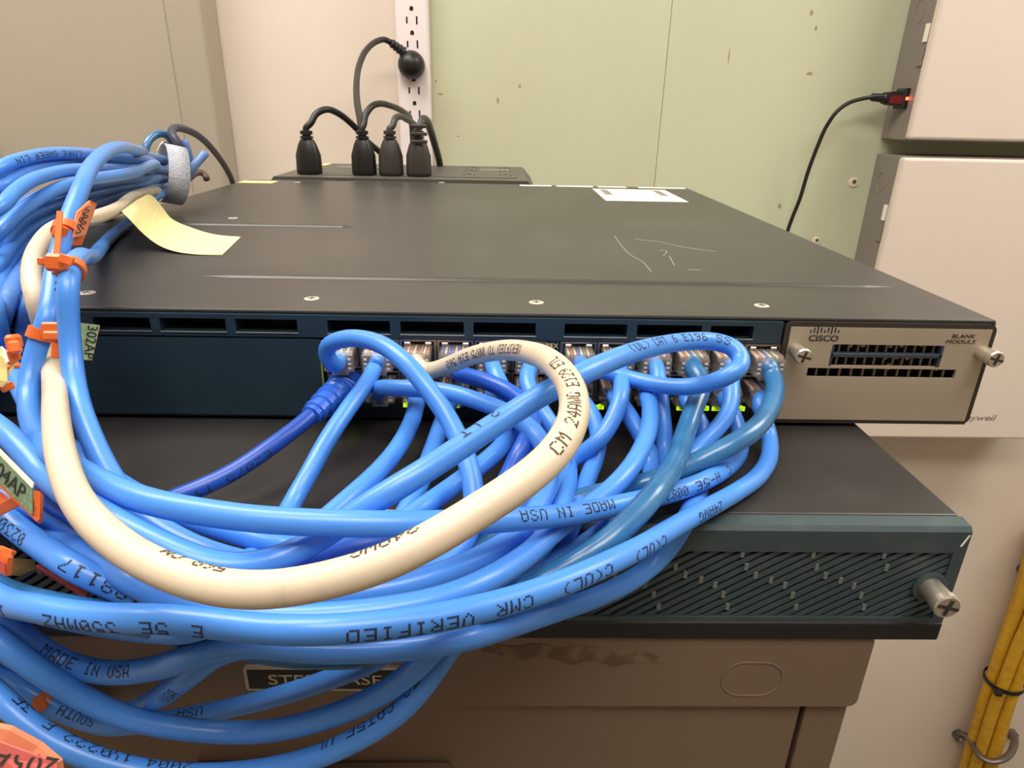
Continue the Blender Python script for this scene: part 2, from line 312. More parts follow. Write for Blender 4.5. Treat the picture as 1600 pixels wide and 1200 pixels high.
# ------------------------------------------------------------------ the switch
SH, MX = .0445, -.0815
t = SW = thing('network_switch', 'dark rack network switch with cables plugged across its front', 'switch', (-.22, .2, 0))
b = nb(); box(b, -.4445, -.0005, .012, .46, .0003, SH-.0014); box(b, -.445, 0, .0, .46, SH-.0014, SH, .0005); box(b, -.445, -.444, .0, .46, .0003, SH-.001); box(b, -.001, 0, .0, .46, .0003, SH-.001); box(b, -.445, 0, 0.001, .46, .0, .001)
def bead(b, x0, x1, y, w=.0032, h=.0012):
    n = 40; prof = [(-1, 0), (-.6, .7), (0, 1), (.6, .7), (1, 0)]; rows = []
    for i in range(n+1):
        x = x0+(x1-x0)*i/n; k = min(1, min(i, n-i)/2+.02); rows.append([b.verts.new((x, y+p*w*k, SH+q*h*k-.0001)) for p, q in prof])
    for A, B in zip(rows, rows[1:]):
        for k in range(4): b.faces.new((A[k], A[k+1], B[k+1], B[k]))
bead(b, -.325, -.010, .052); bead(b, -.43, -.282, .187, .003)
ch = obj('chassis', b, M['top'], t)
for u, v, r in ((135, 458, .0033), (487, 467, .003), (838, 473, .003), (1190, 478, .003), (364, 341, .003), (465, 285, .003), (690, 285, .003)):
    P = at_z(u, v, SH); b = nb(); lathe(b, (P[0], P[1], SH-.0004), (0, 0, 1), [(r, 0), (r, .0006), (r*.75, .0008)], 18); s = obj('lid_screw', b, M['scr'], ch)
    b = nb(); box(b, P[0]-r*.5, P[0]+r*.5, P[1]-.0003, P[1]+.0003, SH+.0003, SH+.0005); box(b, P[0]-.0003, P[0]+.0003, P[1]-r*.5, P[1]+r*.5, SH+.0003, SH+.0005); obj('cross_slot', b, M['frame'], s)
def sticker(name, x0, x1, y0, y1, m, lab): return obj(name, box(nb(), x0, x1, y0, y1, SH, SH+.0002), m, ch, lab)
s = sticker('label', -.1000, -.0287, .343, .434, M['paperw'], 'white printed label on the lid')
b = nb(); box(b, -.094, -.035, .3755, .377, SH+.0002, SH+.0003); box(b, -.094, -.087, .384, .425, SH+.0002, SH+.0003); box(b, -.043, -.036, .384, .425, SH+.0002, SH+.0003); box(b, -.094, -.036, .427, .4285, SH+.0002, SH+.0003); obj('label_print', b, M['greybox'], s)
for x0, x1 in ((-.171, -.139), (-.134, -.097), (-.092, -.0635), (-.051, -.0035)): sticker('barcode_strip', x0, x1, .448, .4575, M['paperw'], 'narrow white strip at the back edge')
sticker('tape', -.4445, -.411, .428, .449, M['papery'], 'yellow tape strip')
# scratches on the lid
for pts in (((960, 368), (970, 382), (985, 398), (1003, 408), (1018, 425)), ((992, 374), (1030, 378), (1062, 385), (1095, 390), (1120, 393)), ((1030, 391), (1041, 392), (1036, 400)), ((1046, 400), (1054, 415)), ((1075, 421), (1096, 422))):
    Q = spline([np.r_[at_z(u, v, SH)[:2], SH] for u, v in pts], .004); b = nb(); tube(b, Q, .00022, 4, .5); obj('scratch', b, M['scratch'], ch)
# front bezel with its row of vents
b = nb(); VZ0, VZ1 = .0362, .0412
vents = [(-.3418, -.3209), (-.3173, -.2929), (-.2893, -.2663), (-.255, -.2316), (-.2277, -.2038), (-.2002, -.1766), (-.1657, -.142), (-.1381, -.1134), (-.11, -.0936)]
vents = [(-.418, -.394), (-.39, -.366)]+vents
box(b, -.444, MX-.001, -.0012, .010, VZ1, .0430); box(b, -.444, MX-.001, -.0012, .010, .0343, VZ0)
xs = [-.444]+[q for v in vents for q in v]+[MX-.001]
for k in range(0, len(xs), 2): box(b, xs[k], xs[k+1], -.0012, .010, VZ0, VZ1)
bz = obj('bezel', b, M['teal'], t)
obj('vent_shade_sheet', box(nb(), -.443, MX-.002, .0101, .0115, .034, .0425), M['dark'], bz)  # black sheet keeps the vent insides painted in shade
b = nb()
for x0, x1 in vents: box(b, x0-.0002, x1+.0002, -.0016, .0, VZ0-.0005, VZ0, .0001, 1)
obj('highlit_vent_lip', b, M['lip_glint'], bz)  # lip colour lightened to paint in its highlight
obj('blank_panel', box(nb(), -.444, -.2582, -.0008, .011, .0012, .0336, .0004), M['teal'], t)
obj('light_strip', box(nb(), -.2578, MX-.001, -.0004, .011, .0012, .0083, .0003), M['black'], t)
b = nb(); box(b, -.2578, MX-.001, .0095, .0112, .0083, .0343); obj('port_backing', b, M['dark'], t)
b = nb(); box(b, -.1712, -.1672, -.0006, .0095, .0083, .0343); obj('port_divider', b, M['teal'], t)
GX = [-.2572+.0143*(i+.5) for i in range(6)]+[-.1670+.0143*(i+.5) for i in range(6)]
ZR = (.0277, .0149)
def yellow_bracket(x, s, word):
    b = nb(); box(b, x-.0003, x+.0003, -.0012, -.0008, .0095, .0300); box(b, min(x, x+s*.006), max(x, x+s*.006), -.0012, -.0008, .0297, .0303); k = obj('port_mark', b, M['mark'], t, 'yellow-green port bracket line')
    text(k, 'lettering', word, (x+s*.0018, -.0012, .0322), (1, 0, 0), (0, 0, 1), .0019, M['papery'], .0001)
yellow_bracket(-.2586, 1, '1X'); yellow_bracket(-.1703, -1, '12X'); yellow_bracket(-.1683, -1, '13X')
port0 = None
for r in (0, 1):
    for i in range(12):
        if port0 is None or (r == 1 and i == 0):
            x, z = GX[i], ZR[r]; w, h = .00605, .0052; s = 1 if r == 0 else -1
            b = nb()
            for q in ((x-.0070, x-w, z-.0060, z+.0060), (x+w, x+.0070, z-.0060, z+.0060), (x-w, x+w, z+h, z+.0060), (x-w, x+w, z-.0060, z-h)): box(b, q[0], q[1], -.0003, .0095, q[2], q[3])
            p = obj('ethernet_port', b, M['cage'], t, at=(x, 0, z))
            b = nb()
            for dx in (-.0040, .0040): box(b, x+dx-.0013, x+dx+.0013, -.0009, -.0003, z+s*.0045-.0006, z+s*.0045+.0006, .0003, 1)
            c = obj('spring_tab', b, M['chrome'], p, at=(x, 0, z)); port0 = (p, c, x, z)
        else:
            p = port0[0].copy(); c = port0[1].copy(); COL.objects.link(p); COL.objects.link(c); c.parent = p
            p.location = (GX[i]+.22, -.2, ZR[r])
for x, d in ((-.2485, '2'), (-.2265, '5'), (-.2074, '8'), (-.1499, '15'), (-.1175, '19'), (-.1077, '20'), (-.1033, '21'), (-.0932, '22')):
    z = .0066; b = nb(); prism(b, [(x-.0016, z-.0011), (x+.0016, z-.0011), (x+.0016, z+.0008), (x+.0008, z+.0008), (x, z+.0014), (x-.0008, z+.0008), (x-.0016, z+.0008)], 1, -.0007, -.0003)
    l = obj('port_light', b, M['led'], t, 'lit yellow-green port number %s' % d); text(l, 'lettering', d, (x, -.0007, z-.0002), (1, 0, 0), (0, 0, 1), .0011, M['ledtext'], .0001)
# blank module
b = nb(); fr = rrect(MX, .0003, .0009, .0432, .003)
inn = rrect(MX+.0016, -.0012, .0024, .0415, .0022); A = [b.verts.new((x, -.0012, z)) for x, z in fr]; B = [b.verts.new((x, -.0012, z)) for x, z in inn]; A2 = [b.verts.new((x, .011, z)) for x, z in fr]; B2 = [b.verts.new((x, .011, z)) for x, z in inn]
for k in range(len(fr)):
    j = (k+1) % len(fr)
    for q in ((A[k], A[j], B[j], B[k]), (A[k], A2[k], A2[j], A[j]), (B[k], B[j], B2[j], B2[k])): b.faces.new(q)
obj('module_frame', b, M['frame'], t)
obj('module_backing', box(nb(), MX+.002, -.002, .0085, .0112, .002, .0425), M['dark'], t)
sA = (-.0622, -.0186, .0258, .0346); sB = (-.0700, -.0113, .0210, .0248)
b = nb(); x0, x1, z0, z1 = MX+.0020, -.0017, .0026, .0413
for q in ((x0, x1, sA[3], z1), (x0, sA[0], sA[2], sA[3]), (sA[1], x1, sA[2], sA[3]), (x0, x1, sB[3], sA[2]), (x0, sB[0], sB[2], sB[3]), (sB[1], x1, sB[2], sB[3]), (x0, x1, z0, sB[2])): box(b, q[0], q[1], -.0016, -.0004, q[2], q[3])
mp = obj('blank_module', b, M['steel'], t, 'brushed silver blank module plate')
b = nb(); zc = (sA[2]+sA[3])/2
for q in ((sA[0], sA[1], zc-.0008, zc+.0008), (sA[0], sA[0]+.0009, sA[2], sA[3]), (sA[1]-.0012, sA[1], sA[2], sA[3])): box(b, q[0], q[1], -.0019, .0006, q[2], q[3], .0002, 1)
obj('slot_bar', b, M['slot'], mp, 'dark blue bar across the upper slot')
b = nb()
for k in range(1, 12):
    x = sA[0]+k*.00372
    if x < sA[1]-.001: box(b, x-.0004, x+.0004, .0002, .0012, sA[2], sA[3])
for k in range(1, 13): x = sB[0]+k*.0046; box(b, x-.0004, x+.0004, .0002, .0012, sB[2], sB[3])
obj('slot_teeth', b, M['teeth'], mp)
b = nb()
for x, z in ((-.0515, .0325), (-.0465, .0325), (-.0355, .0325), (-.031, .0328), (-.0365, .0275), (-.0318, .0278), (-.0275, .0275), (-.0342, .0232), (-.0145, .023), (-.0225, .0328)): box(b, x-.0009, x+.0008, .0045, .006, z-.0013, z+.0013, .0004, 1)
obj('slot_glint', b, M['pale'], mp, 'pale pieces seen inside the slots')  # cream boxes paint the bright glints within the slots
thumbscrew(mp, np.array((-.0765, -.0016, .0322)), .0085, .0031); thumbscrew(mp, np.array((-.0035, -.0016, .0322)), .0085, .0031)
b = nb()
for k, h in enumerate((.0011, .0021, .0034, .0021, .0011, .0021, .0034, .0021, .0011)):
    x = -.0718+k*.00134; zb = .0392 if h < .003 else .0387; box(b, x-.00022, x+.00022, -.0018, -.0016, zb, zb+h)
obj('logo_bars', b, M['print'], mp)
text(mp, 'lettering', 'CISCO', (-.0664, -.0017, .0369), (1, 0, 0), (0, 0, 1), .0023, M['print'], .0001, stretch=1.2, bold=.02)
text(mp, 'lettering', 'BLANK', (-.0125, -.0017, .0385), (1, 0, 0), (0, 0, 1), .0015, M['print'], .0001, shear=.15, stretch=1.35)
text(mp, 'lettering', 'MODULE', (-.0130, -.0017, .0363), (1, 0, 0), (0, 0, 1), .0015, M['print'], .0001, shear=.15, stretch=1.35)
# ------------------------------------------------------------------ cables: traced centre lines (pixel, pixel, distance in mm)
CB = {}; AXR = F_*.65+R_*.76; AXR /= np.linalg.norm(AXR)
def cable(key, m, label, pts, port=None, D=6.0, name='network_cable', cat='cable', prints=(), group=None, order=0):
    P = []
    if port:
        r, i = (0 if port[0] == 'U' else 1), int(port[1:])-1
        P += [(GX[i], -.0035, ZR[r]), (GX[i], -.0075, ZR[r]), (GX[i], -.0105, ZR[r]-.0003)]
    for i, q in enumerate(pts):
        if len(q) == 4: P.append(q[3]); continue
        u, v, d = q; k = 1
        if v > 380 and len(pts) > 12:      # a cable crossing the line of sight slantwise looks wider: set it a little further off
            a, e = pts[max(0, i-1)], pts[min(len(pts)-1, i+1)]
            if len(e) == 4: e = q
            t = np.array([e[0]-a[0], e[1]-a[1]], float); t /= np.linalg.norm(t)+1e-9; w = np.array([(u-800)/FPX, (v-600)/FPX]); k = math.sqrt(1+.7*min(1, (v-380)/150)*(t[0]*w[1]-t[1]*w[0])**2)
        P.append(tuple(at_d(u, v, d*.001*k)))
    CB[key] = dict(P=np.array(P), m=m, label=label, port=port, r=D/2000, name=name, cat=cat, prints=prints, group=group, order=order, tied=bool(pts and len(pts[-1]) == 4))
RNG = [(258+dx*.52, 274+dy*.8) for dx, dy in ((-14, -24), (4, -28), (-22, -12), (0, -12), (18, -16), (-24, 4), (-6, 4), (14, 2), (-18, 20), (2, 20), (20, 18), (-6, 30), (10, 30), (-26, -2), (24, 0))]
def ring_end(k):
    u, v = RNG[k]; P = at_d(u, v, .443); return [(0, 0, 0, tuple(P+AXR*q)) for q in (0, .005, .009)]
BP = {1: [(0, 262, 290), (40, 247, 305), (80, 240, 320), (130, 240, 345), (180, 245, 375), (222, 249, 405)],
      2: [(0, 292, 290), (40, 269, 305), (80, 256, 325), (125, 250, 350), (175, 253, 385), (225, 260, 415)],
      3: [(0, 324, 268), (20, 302, 278), (50, 281, 293), (100, 267, 318), (150, 264, 350), (200, 264, 390)],
      5: [(-10, 372, 275), (30, 332, 288), (95, 293, 310), (140, 281, 330), (170, 276, 345), (210, 269, 372), (240, 257, 400)],
      6: [(-5, 352, 292), (40, 318, 318), (90, 298, 340), (150, 287, 370), (205, 279, 405)],
      7: [(-5, 385, 300), (30, 348, 315), (80, 322, 340), (140, 303, 370), (200, 290, 408)],
      8: [(-8, 420, 300), (30, 370, 322), (90, 335, 350), (150, 316, 382), (205, 298, 412)],
      9: [(-12, 470, 300), (20, 405, 325), (75, 358, 352), (140, 326, 388), (200, 306, 418)],
      10: [(-5, 520, 300), (22, 445, 328), (70, 378, 362), (130, 336, 395), (200, 314, 424)],
      11: [(8, 540, 308), (32, 470, 332), (62, 405, 366), (110, 352, 400), (185, 322, 428)],
      12: [(20, 560, 318), (44, 490, 345), (66, 430, 378), (105, 370, 412), (180, 330, 436)]}
def left(v, d, b=None, k=None):
    """leave the frame at the left; loop back up into the tied bundle (b) or run on to the left"""
    if b is None: return [(-70, v-25, d+14), (-150, v-20, d+34), (-215, v+90, d+55), (-240, v+280, d+70), (-245, v+520, d+80)]
    u0, v0, d0 = BP[b][0]; x = 30*(b % 4)
    return [(-70-x*.6, v-45, d+12), (-115-x, (2*v+v0)/3, d*.7+d0*.3), (-105-x, (v+2*v0)/3, d*.35+d0*.65), (-50-x*.4, v0+45, d0-8)]+BP[b]+ring_end(k)
# ---- cables from the upper row of ports
cable('U1', 'lblue', 'light blue cable arching up over the leftmost ports in front of the first plug',
  [(523, 572, 236), (511, 562, 231), (508, 548, 228), (519, 535, 226), (545, 528, 224), (575, 531, 220), (605, 543, 214), (640, 573, 207), (672, 612, 203), (697, 648, 201), (718, 688, 197), (734, 732, 191), (741, 775, 188), (738, 815, 186), (715, 860, 178), (655, 900, 168), (560, 925, 162), (450, 930, 158), (330, 915, 156), (220, 880, 160), (130, 825, 166), (60, 785, 172), (0, 755, 176)]+left(755, 176), 'U1')
cable('U2', 'lblue', 'light blue cable slanting straight down beside the ribbed blue boot',
  [(589, 566, 246), (577, 592, 238), (545, 637, 226), (511, 688, 214), (482, 742, 205), (456, 787, 199), (436, 826, 188), (412, 852, 176), (380, 885, 165), (330, 925, 156), (290, 945, 150), (235, 938, 146), (190, 922, 144), (120, 889, 143), (60, 851, 144), (10, 812, 147)]+left(775, 150, 5, 2), 'U2',
  prints=[('E188117', 165, 915, 1, -.15), ('0230', 40, 835, 1, -.45)])
cable('U3', 'beige', 'beige printed cable sweeping in a big loop across the front of the equipment',
  [(655, 578, 246), (672, 580, 242), (700, 571, 234), (740, 555, 218), (790, 547, 198), (838, 554, 174), (874, 577, 152), (895, 612, 138), (896, 655, 127), (870, 705, 118), (820, 751, 113), (750, 797, 110), (680, 840, 107), (600, 880, 105), (520, 905, 104), (430, 921, 103), (350, 919, 103), (270, 897, 104), (200, 861, 106), (142, 811, 110), (110, 760, 118), (95, 710, 126), (88, 660, 140), (85, 610, 162), (81, 572, 182), (72, 525, 194), (58, 475, 192), (49, 432, 204), (54, 400, 218), (76, 366, 240), (110, 348, 268), (150, 339, 300), (185, 325, 345), (212, 306, 395)]+ring_end(11), 'U3', D=6.2,
  prints=[('VERIFIED TO 0075 EIA 568', 770, 549, 1, .1), ('CM 24AWG E129 ETL', 905, 625, 1, .1), ('568 CM', 300, 890, 1, 1.25), ('24AWG', 600, 860, 1, 1.25)])
cable('U4', 'royal', 'royal blue cable emerging under the start of the beige cable',
  [(713, 584, 246), (730, 587, 240), (765, 598, 232), (800, 615, 226), (828, 640, 222), (832, 668, 217), (818, 695, 211), (800, 735, 204), (775, 780, 196), (725, 815, 186), (650, 840, 174), (590, 846, 165), (520, 865, 158), (440, 890, 150), (330, 900, 146), (220, 872, 148), (140, 815, 154), (60, 765, 162), (0, 735, 168)]+left(735, 168), 'U4')
cable('U5', 'lblue', 'light blue cable standing upright right of the beige cable at the switch front',
  [(770, 572, 243), (778, 592, 238), (792, 622, 234), (800, 652, 229), (792, 686, 221), (765, 716, 212), (728, 744, 205), (690, 772, 195), (650, 800, 180), (600, 833, 171), (540, 860, 164), (470, 882, 158), (410, 884, 154), (350, 872, 151), (295, 852, 149), (237, 818, 149), (192, 773, 152), (162, 725, 157), (138, 672, 163), (121, 620, 169), (112, 562, 173), (107, 500, 177), (106, 450, 183), (112, 418, 194), (124, 402, 212), (136, 402, 238), (148, 398, 285), (163, 381, 340), (178, 366, 366), (205, 345, 400), (228, 318, 424)]+ring_end(12), 'U5')
cable('U6', 'lblue', 'light blue cable printed USA slanting behind the brighter bottom coil at lower left',
  [(829, 574, 243), (822, 590, 238), (830, 615, 233), (845, 640, 229), (866, 672, 223), (880, 710, 215), (878, 755, 205), (858, 800, 196), (815, 855, 186), (740, 910, 178), (650, 960, 172), (560, 995, 167), (470, 1012, 163), (400, 1008, 161), (345, 1018, 160), (292, 1058, 164), (240, 1094, 180), (185, 1112, 196), (120, 1095, 196), (60, 1055, 186), (0, 1015, 176)]+left(990, 158, 9, 8), 'U6',
  prints=[('USA', 272, 1070, 0, -.4)])
cable('U7', 'lblue', 'light blue cable printed CAT 6 looping before the ports, then diagonally under the beige loop',
  [(915, 573, 243), (940, 578, 242), (970, 588, 241), (1020, 600, 236), (1065, 605, 229), (1112, 598, 221), (1148, 582, 214), (1161, 563, 213), (1152, 545, 218), (1122, 534, 223), (1080, 533, 220), (1030, 540, 208), (980, 554, 190), (935, 572, 180), (890, 594, 173), (850, 615, 170), (800, 646, 167), (750, 679, 162), (700, 712, 157), (640, 750, 151), (580, 786, 149), (520, 827, 149), (460, 863, 149), (400, 883, 146), (335, 884, 138), (268, 859, 133), (200, 826, 133), (142, 793, 137), (100, 767, 143), (60, 733, 151), (22, 688, 157)]+left(640, 163, 2, 5), 'U7',
  prints=[('(UL) CAT 6 E196 SS', 1040, 535, 0, .5), ('2 LT', 740, 670, 1, 1.0)])
cable('U8', 'lblue', 'light blue cable curling down-left from a port just right of the beige loop',
  [(968, 577, 243), (972, 600, 236), (968, 628, 231), (957, 657, 227), (935, 690, 222), (905, 712, 217), (868, 738, 211), (830, 778, 204), (790, 832, 194), (740, 882, 186), (700, 932, 178), (655, 985, 176), (605, 1022, 180), (540, 1052, 187), (450, 1083, 195), (360, 1106, 200), (290, 1120, 200), (225, 1130, 198), (170, 1135, 193), (120, 1122, 186), (66, 1098, 180), (20, 1070, 176), (-10, 1050, 172)]+left(1015, 170, 8, 9), 'U8', D=6.0,
  prints=[('SOUTH', 120, 1122, 1, .1), ('USA', 300, 1117, 1, .35)])
cable('U9', 'lblue', 'light blue cable mostly hidden behind the boldly curved cable',
  [(1028, 580, 243), (1030, 605, 238), (1034, 640, 234), (1038, 680, 230), (1036, 720, 225), (1020, 765, 214), (985, 800, 205), (930, 840, 195), (860, 882, 185), (780, 912, 176), (690, 935, 168), (590, 950, 161), (470, 950, 156), (350, 938, 153), (240, 905, 152), (150, 850, 156), (70, 800, 163), (0, 775, 168)]+left(770, 168), 'U9')
cable('U10', 'teal_j', 'darker teal cable dropping steeply, left one of the two teal cables',
  [(1080, 575, 241), (1095, 588, 236), (1095, 612, 230), (1083, 640, 225), (1070, 680, 218), (1052, 728, 199), (1025, 768, 186), (990, 808, 175), (945, 850, 169), (890, 885, 167), (820, 920, 168), (740, 958, 169), (660, 1000, 172), (570, 1024, 172), (480, 1026, 170), (400, 1016, 166), (340, 1000, 158), (290, 990, 150), (230, 972, 146), (110, 955, 148), (0, 925, 152)]+left(905, 155), 'U10', D=6.8)
cable('U11', 'lblue', 'light blue cable hanging from a port between the two teal cables',
  [(1143, 582, 242), (1143, 605, 236), (1142, 635, 232), (1126, 664, 229), (1098, 692, 227), (1068, 722, 222), (1030, 765, 213), (980, 812, 203), (910, 865, 192), (830, 912, 182), (740, 952, 176), (640, 990, 170), (550, 1008, 168), (450, 1005, 165), (350, 985, 160), (250, 968, 154), (120, 957, 150), (50, 944, 150), (0, 928, 152)]+left(890, 154), 'U11')
cable('U12', 'teal_j', 'darker teal cable bending from the last port beside the silver plate',
  [(1203, 578, 241), (1211, 598, 234), (1206, 632, 225), (1178, 672, 216), (1130, 702, 212), (1085, 724, 213), (1045, 742, 214), (1000, 758, 214), (945, 770, 211), (890, 785, 204), (830, 815, 195), (760, 852, 185), (670, 890, 176), (570, 915, 168), (460, 925, 162), (340, 905, 158), (230, 868, 160), (140, 822, 166), (60, 775, 174), (0, 750, 178)]+left(745, 178), 'U12', D=6.8)
# ---- cables from the lower row of ports
cable('L1', 'navy', 'dark blue patch cable with a ribbed boot running down-left from the first lower port',
  [(530, 612, 243), (516, 622, 238), (500, 637, 232), (470, 663, 224), (422, 699, 214), (362, 739, 206), (300, 768, 200), (255, 786, 196), (210, 835, 188), (165, 880, 182), (120, 880, 180), (60, 848, 180), (0, 815, 180)]+left(800, 180), 'L1', D=5.8, prints=[('E2075 TYPE', 345, 745, 1, -.6)])
cable('L2', 'lblue', 'light blue cable running level to the right from the second lower port, behind the arch',
  [(591, 606, 241), (600, 606, 237), (640, 607, 231), (695, 612, 226), (748, 627, 222), (795, 646, 219), (830, 670, 214), (852, 702, 207), (858, 745, 200), (838, 796, 186), (790, 849, 170), (710, 890, 157), (620, 917, 150), (520, 932, 146), (400, 936, 145), (280, 912, 147), (190, 868, 152), (120, 822, 160), (60, 778, 168), (0, 750, 172)]+left(745, 172), 'L2')
cable('L3', 'lblue', 'light blue cable curving down from under the arch to the level printed cable',
  [(651, 618, 243), (650, 636, 236), (642, 662, 229), (620, 702, 214), (586, 742, 198), (548, 777, 186), (505, 815, 178), (465, 852, 170), (435, 882, 162), (390, 925, 155), (330, 975, 150), (240, 985, 150), (120, 968, 152), (0, 935, 156)]+left(920, 158), 'L3')
cable('L4', 'lblue', 'light blue cable seen in the gap between the arch and the diagonal printed cable',
  [(706, 622, 242), (698, 640, 237), (688, 668, 230), (675, 705, 220), (660, 745, 208), (642, 785, 198), (610, 835, 188), (570, 866, 180), (510, 868, 174), (440, 852, 168), (370, 832, 164), (300, 810, 164), (225, 780, 166), (155, 735, 172), (95, 690, 180), (50, 640, 188), (20, 580, 200)]+[(0, 520, 240), (-5, 470, 285)]+BP[11][1:]+ring_end(10), 'L4')
cable('L5', 'dusty', 'dull blue cable just visible between the royal blue cable and the port lights',
  [(768, 622, 243), (778, 634, 238), (800, 650, 233), (815, 680, 227), (806, 715, 217), (786, 760, 207), (752, 805, 196), (690, 850, 184), (600, 890, 174), (500, 915, 167), (390, 918, 164), (270, 890, 164), (170, 845, 168), (80, 795, 176), (0, 765, 180)]+left(760, 180), 'L5')
cable('L6', 'lblue', 'unprinted light blue cable of the bottom coils, second lowest at the lower left',
  [(829, 622, 243), (840, 640, 237), (862, 668, 230), (882, 702, 220), (889, 742, 209), (880, 782, 199), (862, 832, 189), (815, 885, 182), (750, 942, 176), (700, 990, 171), (660, 1035, 168), (605, 1079, 166), (525, 1116, 166), (440, 1139, 167), (360, 1145, 167), (280, 1138, 162), (200, 1122, 155), (130, 1091, 147), (60, 1047, 140), (0, 1004, 137)]+left(960, 138, 6, 6), 'L6')
cable('L7', 'lblue', 'lowest light blue printed cable making the outermost curve at the bottom edge',
  [(907, 624, 243), (922, 642, 238), (935, 674, 231), (932, 712, 223), (918, 748, 215), (902, 790, 205), (885, 838, 195), (845, 885, 188), (780, 945, 182), (722, 992, 176), (690, 1032, 172), (662, 1072, 170), (622, 1115, 168), (560, 1154, 165), (480, 1188, 163), (380, 1208, 160), (270, 1211, 154), (180, 1196, 147), (105, 1169, 141), (45, 1131, 139), (0, 1090, 139)]+left(1010, 150, 7, 7), 'L7',
  prints=[('E132 CAT5E UL', 600, 1110, 1, .9), ('2004 1Y', 230, 1195, 1, .85), ('0222 F', 120, 1155, 1, .85), ('3E', 28, 1105, 1, .9)])
cable('L8', 'lblue', 'light blue cable crossing down-right behind the boldly curved cable',
  [(958, 618, 242), (970, 630, 238), (985, 652, 233), (1003, 684, 229), (1018, 715, 226), (1015, 755, 218), (985, 800, 208), (935, 838, 198), (870, 885, 188), (790, 930, 180), (690, 965, 174), (590, 988, 170), (480, 995, 166), (370, 985, 163), (260, 968, 160), (140, 957, 158), (60, 944, 160), (0, 928, 162)]+left(900, 162), 'L8')
cable('L9', 'lblue', 'light blue cable curving boldly down left of the left teal cable',
  [(1008, 614, 240), (1015, 628, 232), (1016, 658, 222), (1006, 694, 210), (986, 730, 199), (955, 764, 191), (915, 796, 186), (868, 828, 177), (825, 866, 165), (765, 905, 152), (690, 936, 143), (600, 954, 138), (500, 964, 135), (410, 964, 133), (330, 953, 133), (250, 930, 137), (180, 893, 145), (110, 852, 154), (45, 810, 162), (0, 785, 168)]+left(778, 168), 'L9')
cable('L10', 'lblue', 'light blue cable dipping over the grille left part, printed MADE IN USA at lower left',
  [(1069, 622, 243), (1082, 640, 239), (1098, 668, 234), (1106, 702, 229), (1100, 742, 221), (1084, 785, 211), (1062, 830, 203), (1035, 868, 197), (990, 905, 190), (930, 934, 184), (860, 958, 178), (780, 984, 168), (700, 1004, 160), (610, 1015, 154), (500, 1017, 150), (420, 1010, 149), (355, 1008, 152), (290, 1030, 154), (220, 1048, 158), (150, 1049, 158), (90, 1030, 152), (40, 996, 147), (0, 964, 144)]+left(930, 156, 1, 0), 'L10',
  prints=[('MADE IN USA', 150, 1046, 0, .1), ('LINKE SABER LIN', 70, 243, 1, -.1)])
cable('L11', 'lblue', 'light blue cable printed MADE IN USA lying level across the front',
  [(1128, 620, 243), (1140, 636, 239), (1152, 664, 235), (1158, 698, 229), (1142, 726, 221), (1108, 748, 213), (1062, 766, 203), (1010, 780, 192), (950, 793, 184), (880, 805, 172), (800, 812, 160), (700, 817, 149), (600, 819, 143), (500, 817, 141), (400, 811, 140), (330, 802, 140), (270, 792, 140), (215, 778, 141), (165, 757, 144), (120, 733, 149), (82, 706, 155), (58, 680, 160), (46, 645, 166), (45, 605, 172), (51, 567, 175), (62, 530, 177), (75, 496, 182), (80, 465, 192), (84, 430, 204), (91, 400, 216), (100, 365, 226), (112, 330, 234), (126, 295, 243), (140, 264, 259), (161, 241, 282), (185, 231, 320), (212, 235, 380), (228, 243, 425)]+ring_end(13), 'L11',
  prints=[('MADE IN USA', 880, 798, 1, .25), ('C  H-5E 0082', 1085, 755, 1, -.25), ('0088', 78, 450, 0, -.7)])
cable('L12', 'lblue', 'light blue cable printed VERIFIED, hanging furthest right below the silver plate',
  [(1183, 622, 243), (1190, 645, 240), (1201, 675, 241), (1204, 706, 239), (1190, 738, 228), (1152, 768, 209), (1100, 797, 191), (1050, 826, 177), (1000, 856, 164), (940, 885, 153), (880, 911, 146), (800, 938, 139), (720, 958, 133), (640, 972, 129), (560, 981, 126), (480, 985, 124), (400, 982, 125), (320, 973, 126), (250, 967, 127), (180, 966, 129), (110, 960, 131), (50, 949, 133), (0, 935, 135)]+left(895, 124, 3, 3), 'L12',
  prints=[('24AWG', 1100, 800, 1, -.5), ('C(UL)', 1000, 858, 1, -.6), ('C(UL)', 905, 905, 1, -.55), ('CMR', 795, 943, 1, -.5), ('VERIFIED', 640, 975, 1, -.6), ('350MHZ', 135, 980, 1, -.75), ('5E', 255, 985, 1, -.7), ('10', 14, 955, 1, -.75), ('E', 315, 985, 1, -.7)])
# ---- loose ends at the tie of the bundle
cable('E1', 'darkj', 'dark blue cable arching up from the tied bundle and falling behind the switch', [(292, 262, 490), (286, 245, 462), (277, 222, 452), (268, 208, 458), (271, 201, 470), (286, 201, 500), (315, 216, 560), (342, 246, 625), (360, 276, 690), (368, 300, 730)], D=5.5)
cable('E2', 'teal_j', 'small dark blue cable loop standing left of the tied bundle top', [(250, 262, 490), (228, 252, 466), (227, 232, 462), (235, 216, 466), (250, 208, 472), (264, 214, 482), (272, 232, 492), (274, 255, 505)], D=5.2)
cable('E3', 'lblue', 'short blue cable end poking straight up behind the grey tie', [(292, 270, 500), (296, 248, 490), (292, 231, 486), (287, 219, 484)], D=5.6)
cable('E4', 'lblue', 'short pale blue cable end poking out right of the grey tie', [(292, 280, 480), (301, 262, 478), (312, 249, 480), (321, 239, 482)], D=6)
cable('E5', 'brownj', 'short brown cable tail bending down right of the grey tie', [(296, 278, 515), (309, 268, 522), (319, 270, 526), (323, 280, 524)], D=5)
